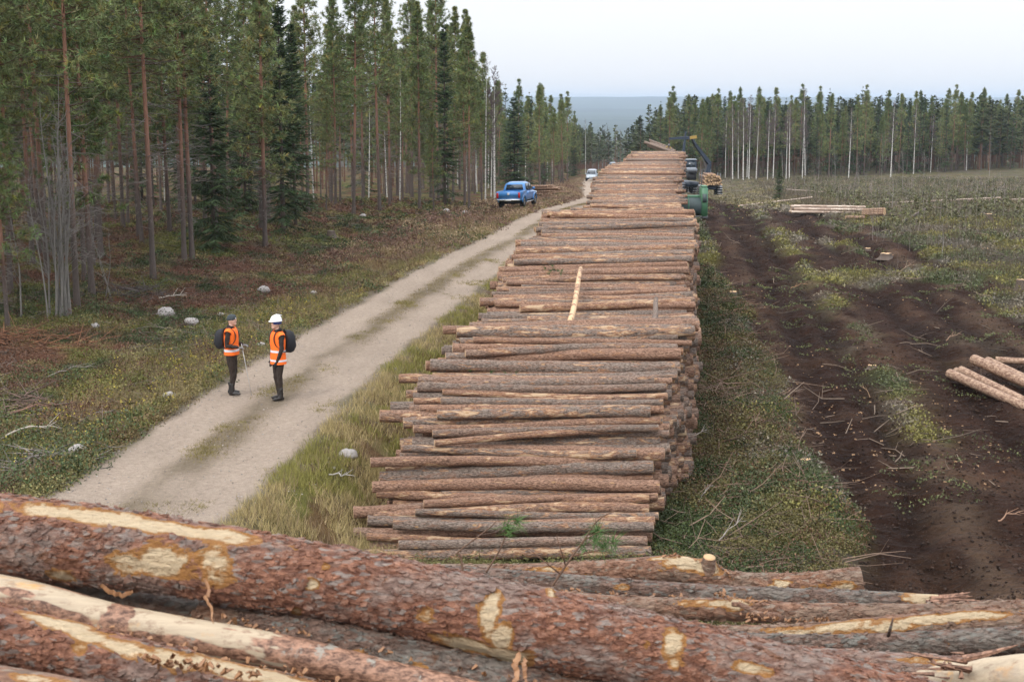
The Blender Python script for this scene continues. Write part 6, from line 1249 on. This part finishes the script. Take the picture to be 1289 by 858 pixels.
X, Y = scatter(15000, 17, 130, lambda y: (pile_r(y) + 1.2, .38 * y + 1), .85); kk = mud_mask(X, Y) > .45; chips('mud_clods', X[kk], Y[kk], .038, M_CLOD, (.048, .030, .022), 'dark clods and crumbs of churned soil', 'soil')
# single stones
M_ROCK = (lambda t: (t.bump(t.noise(t.vec(), 14, 4), .6, .03), t.set(t.mix(t.noise(t.vec(), 5, 4), (.20, .18, .17), (.42, .39, .37)), .85))[1])(NT('granite'))
for k, (px, py, s, lab) in enumerate([(438, 577, .19, 'pale boulder in the grass left of the stack'), (209, 401, .34, 'pinkish grey boulder in the heather left of the walkers'), (241, 409, .24, 'flat pale stone right of the pinkish boulder'), (213, 501, .16, 'small white stone at the road edge left of the walkers'), (98, 571, .18, 'flat pale stone beside the road bend at the left'), (332, 369, .26, 'whitish stone in heather behind the two walkers'), (278, 398, .12, 'little pale stone in front of the heather left of the beanie man'), (457, 271 + 2, .2, 'small grey stone behind the verge left of the pickup'), (120, 388 + 25, .14, 'small stone half sunk in moss at far left'), (330, 437, .12, 'small stone on the verge between the two walkers'), (395, 371, .14, 'pale pebble on the verge beyond the walkers'), (562, 268, .28, 'grey boulder in the brown heather left of the pickup'), (585, 270, .26, 'second grey boulder, nearer to the pickup'), (420, 585 + 8, .05, 'tiny white pebble beside the pale boulder')]):
    x, y = base_xy(px, py); g3 = np.random.default_rng(k); mb = MB(); ellipsoid(mb, (0, 0, 0), (s, s * .8, s * .6), 16, 10, rough=.13, rng=g3); o = mb.build('stone', M_ROCK); o.location = (x, y, float(height(x, y)) + s * .30); o.rotation_euler = (0, 0, g3.uniform(0, 6)); tag(o, lab, 'stone')
# stumps
M_STB = simple('stump bark', (.10, .075, .06), .9, bump=.6)
for k, (px, py, r, h_, lab) in enumerate([(417, 300, .20, .38, 'grey old stump at the wood edge beyond the walkers'), (1115, 322 + 4, .26, .28, 'fresh pale stump in the middle of the far mud'), (1284, 368, .16, .5, 'tall thin fresh stump at the right edge of the picture'), (1092, 305 + 12, .14, .2, 'low stump left of the fresh pale stump'), (1244, 277, .18, .4, 'light stump in the undergrowth right of the single logs'), (922, 373, .17, .2, 'low stump on the strip right of the stack'), (1150, 262, .15, .3, 'small stump behind the single log on the clearing'), (1098, 425 + 40, .12, .12, 'flat splintered stump in the mud below the pale patch'), (1013, 587 - 4, .12, .12, 'broken low stump right of the green strip'), (1240, 318, .14, .22, 'stump beside the grey brush heap')]):
    x, y = base_xy(px, py); z = float(height(x, y)) - .04; r_ = empty('tree_stump', (x, y, z)); mb = MB(); g3 = np.random.default_rng(k + 40); n = 18; a = np.arange(n) * 2 * PI / n; fl = 1 + .35 * np.maximum(0, np.sin(a * 4 + k)) ; rings = [np.stack([np.cos(a) * r * q * (1 + (fl - 1) * w_), np.sin(a) * r * q * (1 + (fl - 1) * w_), np.full(n, zz) + (g3.normal(size=n) * .012 if zz == h_ else 0)], -1) for q, w_, zz in ((1.5, 1, 0), (1.15, .5, h_ * .3), (1.0, .15, h_ * .7), (.98, .1, h_))]
    ring_loft(mb, rings, caps=False); mb.build('stump_bark', M_STB, r_); m2 = MB(); V = np.vstack([rings[-1], [[0, 0, h_ + .01]]]); m2.add(V, np.stack([np.arange(n), (np.arange(n) + 1) % n, np.full(n, n)], -1)); m2.build('cut_face', M_FEND if k else M_STB, r_, False); tag(r_, lab, 'stump')
# bare grey willow clump at the far left and thin dead trees
def bare_shrub(px, py, stems, H, lab, name='bare_shrub', lean=.16, r0=.028, col=(.20, .19, .175), cat='shrub', spread=.35):
    x, y = base_xy(px, py); r_ = empty(name, (x, y, float(height(x, y)) - .05))
    for s in range(stems):
        g3 = np.random.default_rng(int(px) * 31 + s); h_ = H * g3.uniform(.55, 1.05); l = g3.normal(size=2) * lean; o0 = g3.normal(size=2) * spread * .4; t = np.linspace(0, 1, 12); P = np.stack([o0[0] + l[0] * t * h_ + .12 * np.sin(t * 5 + s) * t, o0[1] + l[1] * t * h_ + .1 * np.cos(t * 4 + s) * t, t * h_], -1)
        mb = MB(); add_tube(mb, P, r0 * (1 - t * .85) * g3.uniform(.7, 1.3), 6, 0, col=col); nb = int(9 * H / 4); zi = g3.uniform(.25, .95, nb); A = np.stack([np.interp(zi, t, P[:, q]) for q in range(3)], -1); az = g3.uniform(0, 2 * PI, nb); e = g3.uniform(.4, 1.1, nb); d = np.stack([np.cos(az) * np.cos(e), np.sin(az) * np.cos(e), np.sin(e)], -1); L = H * g3.uniform(.08, .24, nb) * (1.2 - zi); M = A + d * L[:, None] * .5; E = M + unit(d + g3.normal(size=d.shape) * .35) * L[:, None] * .6
        for a_, b_, q0, q1 in ((A, M, .009, .006), (M, E, .006, .003)): V, F = sticks(a_, b_, q0, q1, 3); mb.add(V, F, 0, col)
        for q in range(3): E2 = M + unit(d + g3.normal(size=d.shape) * .7) * L[:, None] * .45; V, F = sticks(M, E2, .005, .002, 3); mb.add(V, F, 0, col); M = (M + E) / 2
        mb.build('stem', M_TRUNK, r_, False)
    return tag(r_, lab, cat)
bare_shrub(83, 399, 13, 7.5, 'clump of tall bare grey willow stems at the far left', lean=.075, r0=.04)
bare_shrub(45, 402, 3, 6.0, 'slanting bare grey saplings left of the willow clump', lean=.14, r0=.03, spread=.9)
bare_shrub(140, 376, 3, 3.0, 'small bare shrub between the willow clump and the thick pine', lean=.2, r0=.015)
for k, (px, py, H, n, lab) in enumerate([(716, 222, 5, 2, 'thin grey saplings at the wood edge before the silver car'), (1012, 246, 7, 1, 'thin grey sapling left on the clearing behind the pale stack'), (1052, 236, 8, 1, 'slim bare sapling on the clearing behind the pale stack'), (1108, 226, 13, 1, 'tall white-grey bare tree standing on the clearing edge'), (1120, 262, 4.5, 1, 'short grey sapling right of the cut log end'), (1165, 226, 9, 1, 'bare sapling in the right half of the clearing'), (1210, 248, 4, 1, 'low bare sapling near the right edge'), (1195, 322, 2.2, 1, 'broken short sapling on the green patch at right'), (1135, 240, 7, 1, 'thin bare tree between the tall grey tree and the right edge'), (1080, 240, 5, 2, 'pair of thin bare stems behind the single logs'), (985, 226, 8, 1, 'bare sapling near the young spruce'), (1245, 222, 9, 1, 'bare stem at the far right of the clearing'), (1030, 226, 8, 1, 'grey stem before the dark wood left of the tall grey tree'), (1180, 216, 10, 1, 'pale stem at the foot of the wood on the right')]):
    bare_shrub(px, py, n, H, lab, 'bare_sapling', .03, .035 if H > 6 else .02, (.26, .245, .23), 'sapling', .6)
# long fallen poles on the clearing
for k, (a, b, r, lab) in enumerate([((1060, 262), (1165, 250), .07, 'long grey fallen pole slanting over the undergrowth'), ((1105, 254 + 4), (1180, 247), .05, 'thin fallen pole beside the long grey one'), ((1262, 246), (1340, 248), .09, 'fallen reddish pole at the right edge of the clearing'), ((1135, 283), (1165, 272), .08, 'dark bent fallen branch right of the cut log end'), ((930, 262), (990, 250), .07, 'fallen stem near the young spruce'), ((990, 240), (1035, 246), .06, 'pale thin pole behind the small stack')]):
    x0, y0 = base_xy(*a); x1, y1 = base_xy(*b); y1 = min(y1, y0 + 12); z0 = float(height(x0, y0)) + .15; z1 = float(height(x1, y1)) + .45; rod('fallen_pole', (x0, y0, z0), (x1, y1, z1), r, M_STB if k in (3,) else M_PALE, lab)
# debris standing out on the verge and strip: single branches
def branch(px, py, L, rz, lab, col=(.30, .27, .24), r=.016, el=.2, sub=4):
    x, y = base_xy(px, py); z = float(height(x, y)) + .03; g3 = np.random.default_rng(int(px * 7 + py)); t = np.linspace(0, 1, 9); P = np.stack([math.cos(rz) * t * L, math.sin(rz) * t * L, np.sin(t * 2.2) * L * el + .02], -1); P += g3.normal(size=P.shape) * .015; mb = MB(); add_tube(mb, P, r * (1 - .75 * t), 7, 0, col=col)
    for q in range(sub):
        i = g3.integers(2, 7); d = unit(P[i + 1] - P[i] + g3.normal(size=3) * .12 * 1.0 * L / 3 + [0, 0, .03]); e = P[i] + d * L * g3.uniform(.2, .4); V, F = sticks([P[i]], [e], r * .5, r * .2, 4); mb.add(V, F, 0, col)
    o = mb.build('fallen_branch', M_TRUNK); o.location = (x, y, z); return tag(o, lab, 'branch')
branch(10, 528, 1.0, .3, 'bare reddish root branch at the left edge', (.20, .12, .09), .03); branch(0, 560, 1.2, .15, 'pale curved branch low at the left edge', (.42, .38, .33), .025); branch(200, 378, .9, .2, 'pale split branch below the twig heap', (.5, .46, .4), .03, .1); branch(415, 605, .6, -.6, 'grey dead branch in the grass left of the stack', (.38, .36, .33), .016, .1); branch(880, 640, .8, 1.1, 'whitish bent twig on the green strip right of the stack'); branch(905, 690, .9, .9, 'forked bare twig on the green strip near the foreground logs'); branch(870, 560, .7, .9, 'pale broken branch leaning by the right face of the stack'); branch(1255, 668, .6, .4, 'small pale branch lying in the near mud', (.35, .22, .15)); branch(1095, 505, .5, 1.9, 'thin branch upright in the mud tracks', (.28, .19, .12), .01, .5)
branch(1115, 552 + 6, .8, .1, 'thin sprig with a green tuft in the near mud', (.12, .09, .06), .008, .1); branch(60, 478, 1.2, .2, 'grey branch on the moss at the left', (.25, .22, .2)); branch(120, 523, 1.5, .02, 'long thin grey branch above the road bend', (.24, .22, .2), .012, .05); branch(950, 545, 1.0, 1.3, 'brown bare branch at the border of strip and mud', (.22, .14, .10)); branch(1190, 440 - 8, .7, .5, 'small branch in the mud before the right log group', (.3, .2, .14)); branch(995, 365, .8, .4, 'brown branch on the patchy mud', (.3, .18, .11)); branch(1130, 345, 1.2, .6, 'pale branch left of the green patch', (.34, .26, .18))
# green needle sprigs lying on the long stack
for k, (px, py, Y_, lab) in enumerate([(648, 472, 26.6, 'green pine sprig lying on the step of the stack'), (606, 463, 26.8, 'tiny green sprig left on the step of the stack'), (812, 459, 27.2, 'small green sprig right on the step of the stack'), (610, 600, 24.0, 'grey-green pine sprig on the near face of the stack'), (700, 341, 34.5, 'little green tuft left of the slanting pole'), (520, 668, 23.8, 'tiny green tuft low on the near face')]):
    g3 = np.random.default_rng(k); c = at(px, py, Y_ - .1); mb = MB()
    for q in range(9): dd = unit(g3.normal(size=3) * [1, .5, .25]); needles(mb, c + dd * g3.uniform(.03, .28), 22, .10, g3, dd, .8, .009, (.06, .10, .03)); V, F = sticks([c], [c + dd * .28], .005, .003, 3); mb.add(V, F, 0, (.12, .09, .07))
    tag(mb.build('pine_sprig', [M_TRUNK, M_FOL], smooth=False), lab, 'twig')
# ================================================================ haze
mb = MB(); zlo, zhi = GROUND_Z; box(mb, (0, 8500, (zlo - 1 + zhi + 6) / 2), (19000, 18400, zhi - zlo + 7)); o = mb.build('haze', [], smooth=False)
m = bpy.data.materials.new('thin autumn haze'); m.use_nodes = True; n_ = m.node_tree; n_.nodes.clear(); ou = n_.nodes.new('ShaderNodeOutputMaterial'); vo = n_.nodes.new('ShaderNodeVolumePrincipled'); vo.inputs['Density'].default_value = HAZE; vo.inputs['Color'].default_value = (.66, .80, .97, 1); vo.inputs['Anisotropy'].default_value = .2; n_.links.new(vo.outputs[0], ou.inputs['Volume']); o.data.materials.clear(); o.data.materials.append(m); tag(o, kind='stuff'); o['label'] = 'thin pale haze over the whole landscape'
# ================================================================ tell look-alikes apart by their place
ORDN = ['', 'second', 'third', 'fourth', 'fifth', 'sixth', 'seventh', 'eighth', 'ninth', 'tenth', 'eleventh', 'twelfth', 'thirteenth', 'fourteenth']
bylab = {}
for o in SC.objects:
    if o.parent is None and o.get('label') and o.get('group') and o.get('kind') is None: bylab.setdefault(o['label'], []).append(o)
for lab, os_ in bylab.items():
    n = len(os_)
    if n < 2 or n > 14 or any(s in lab for s in ('loaded lengthwise', 'low stack behind', 'small stack lying')): continue
    islog = 'log' in lab
    os_.sort(key=(lambda o: (o.location.y, o.location.z)) if islog else (lambda o: o.location.x / max(o.location.y, 1)))
    for i, o in enumerate(os_):
        if islog: suf = 'nearest such' if i == 0 else ORDN[i] + ' such back'
        else: suf = 'leftmost such' if i == 0 else ('rightmost such' if i == n - 1 else ORDN[i] + ' such from left')
        if len((lab + ', ' + suf).split()) <= 16: o['label'] = lab + ', ' + suf
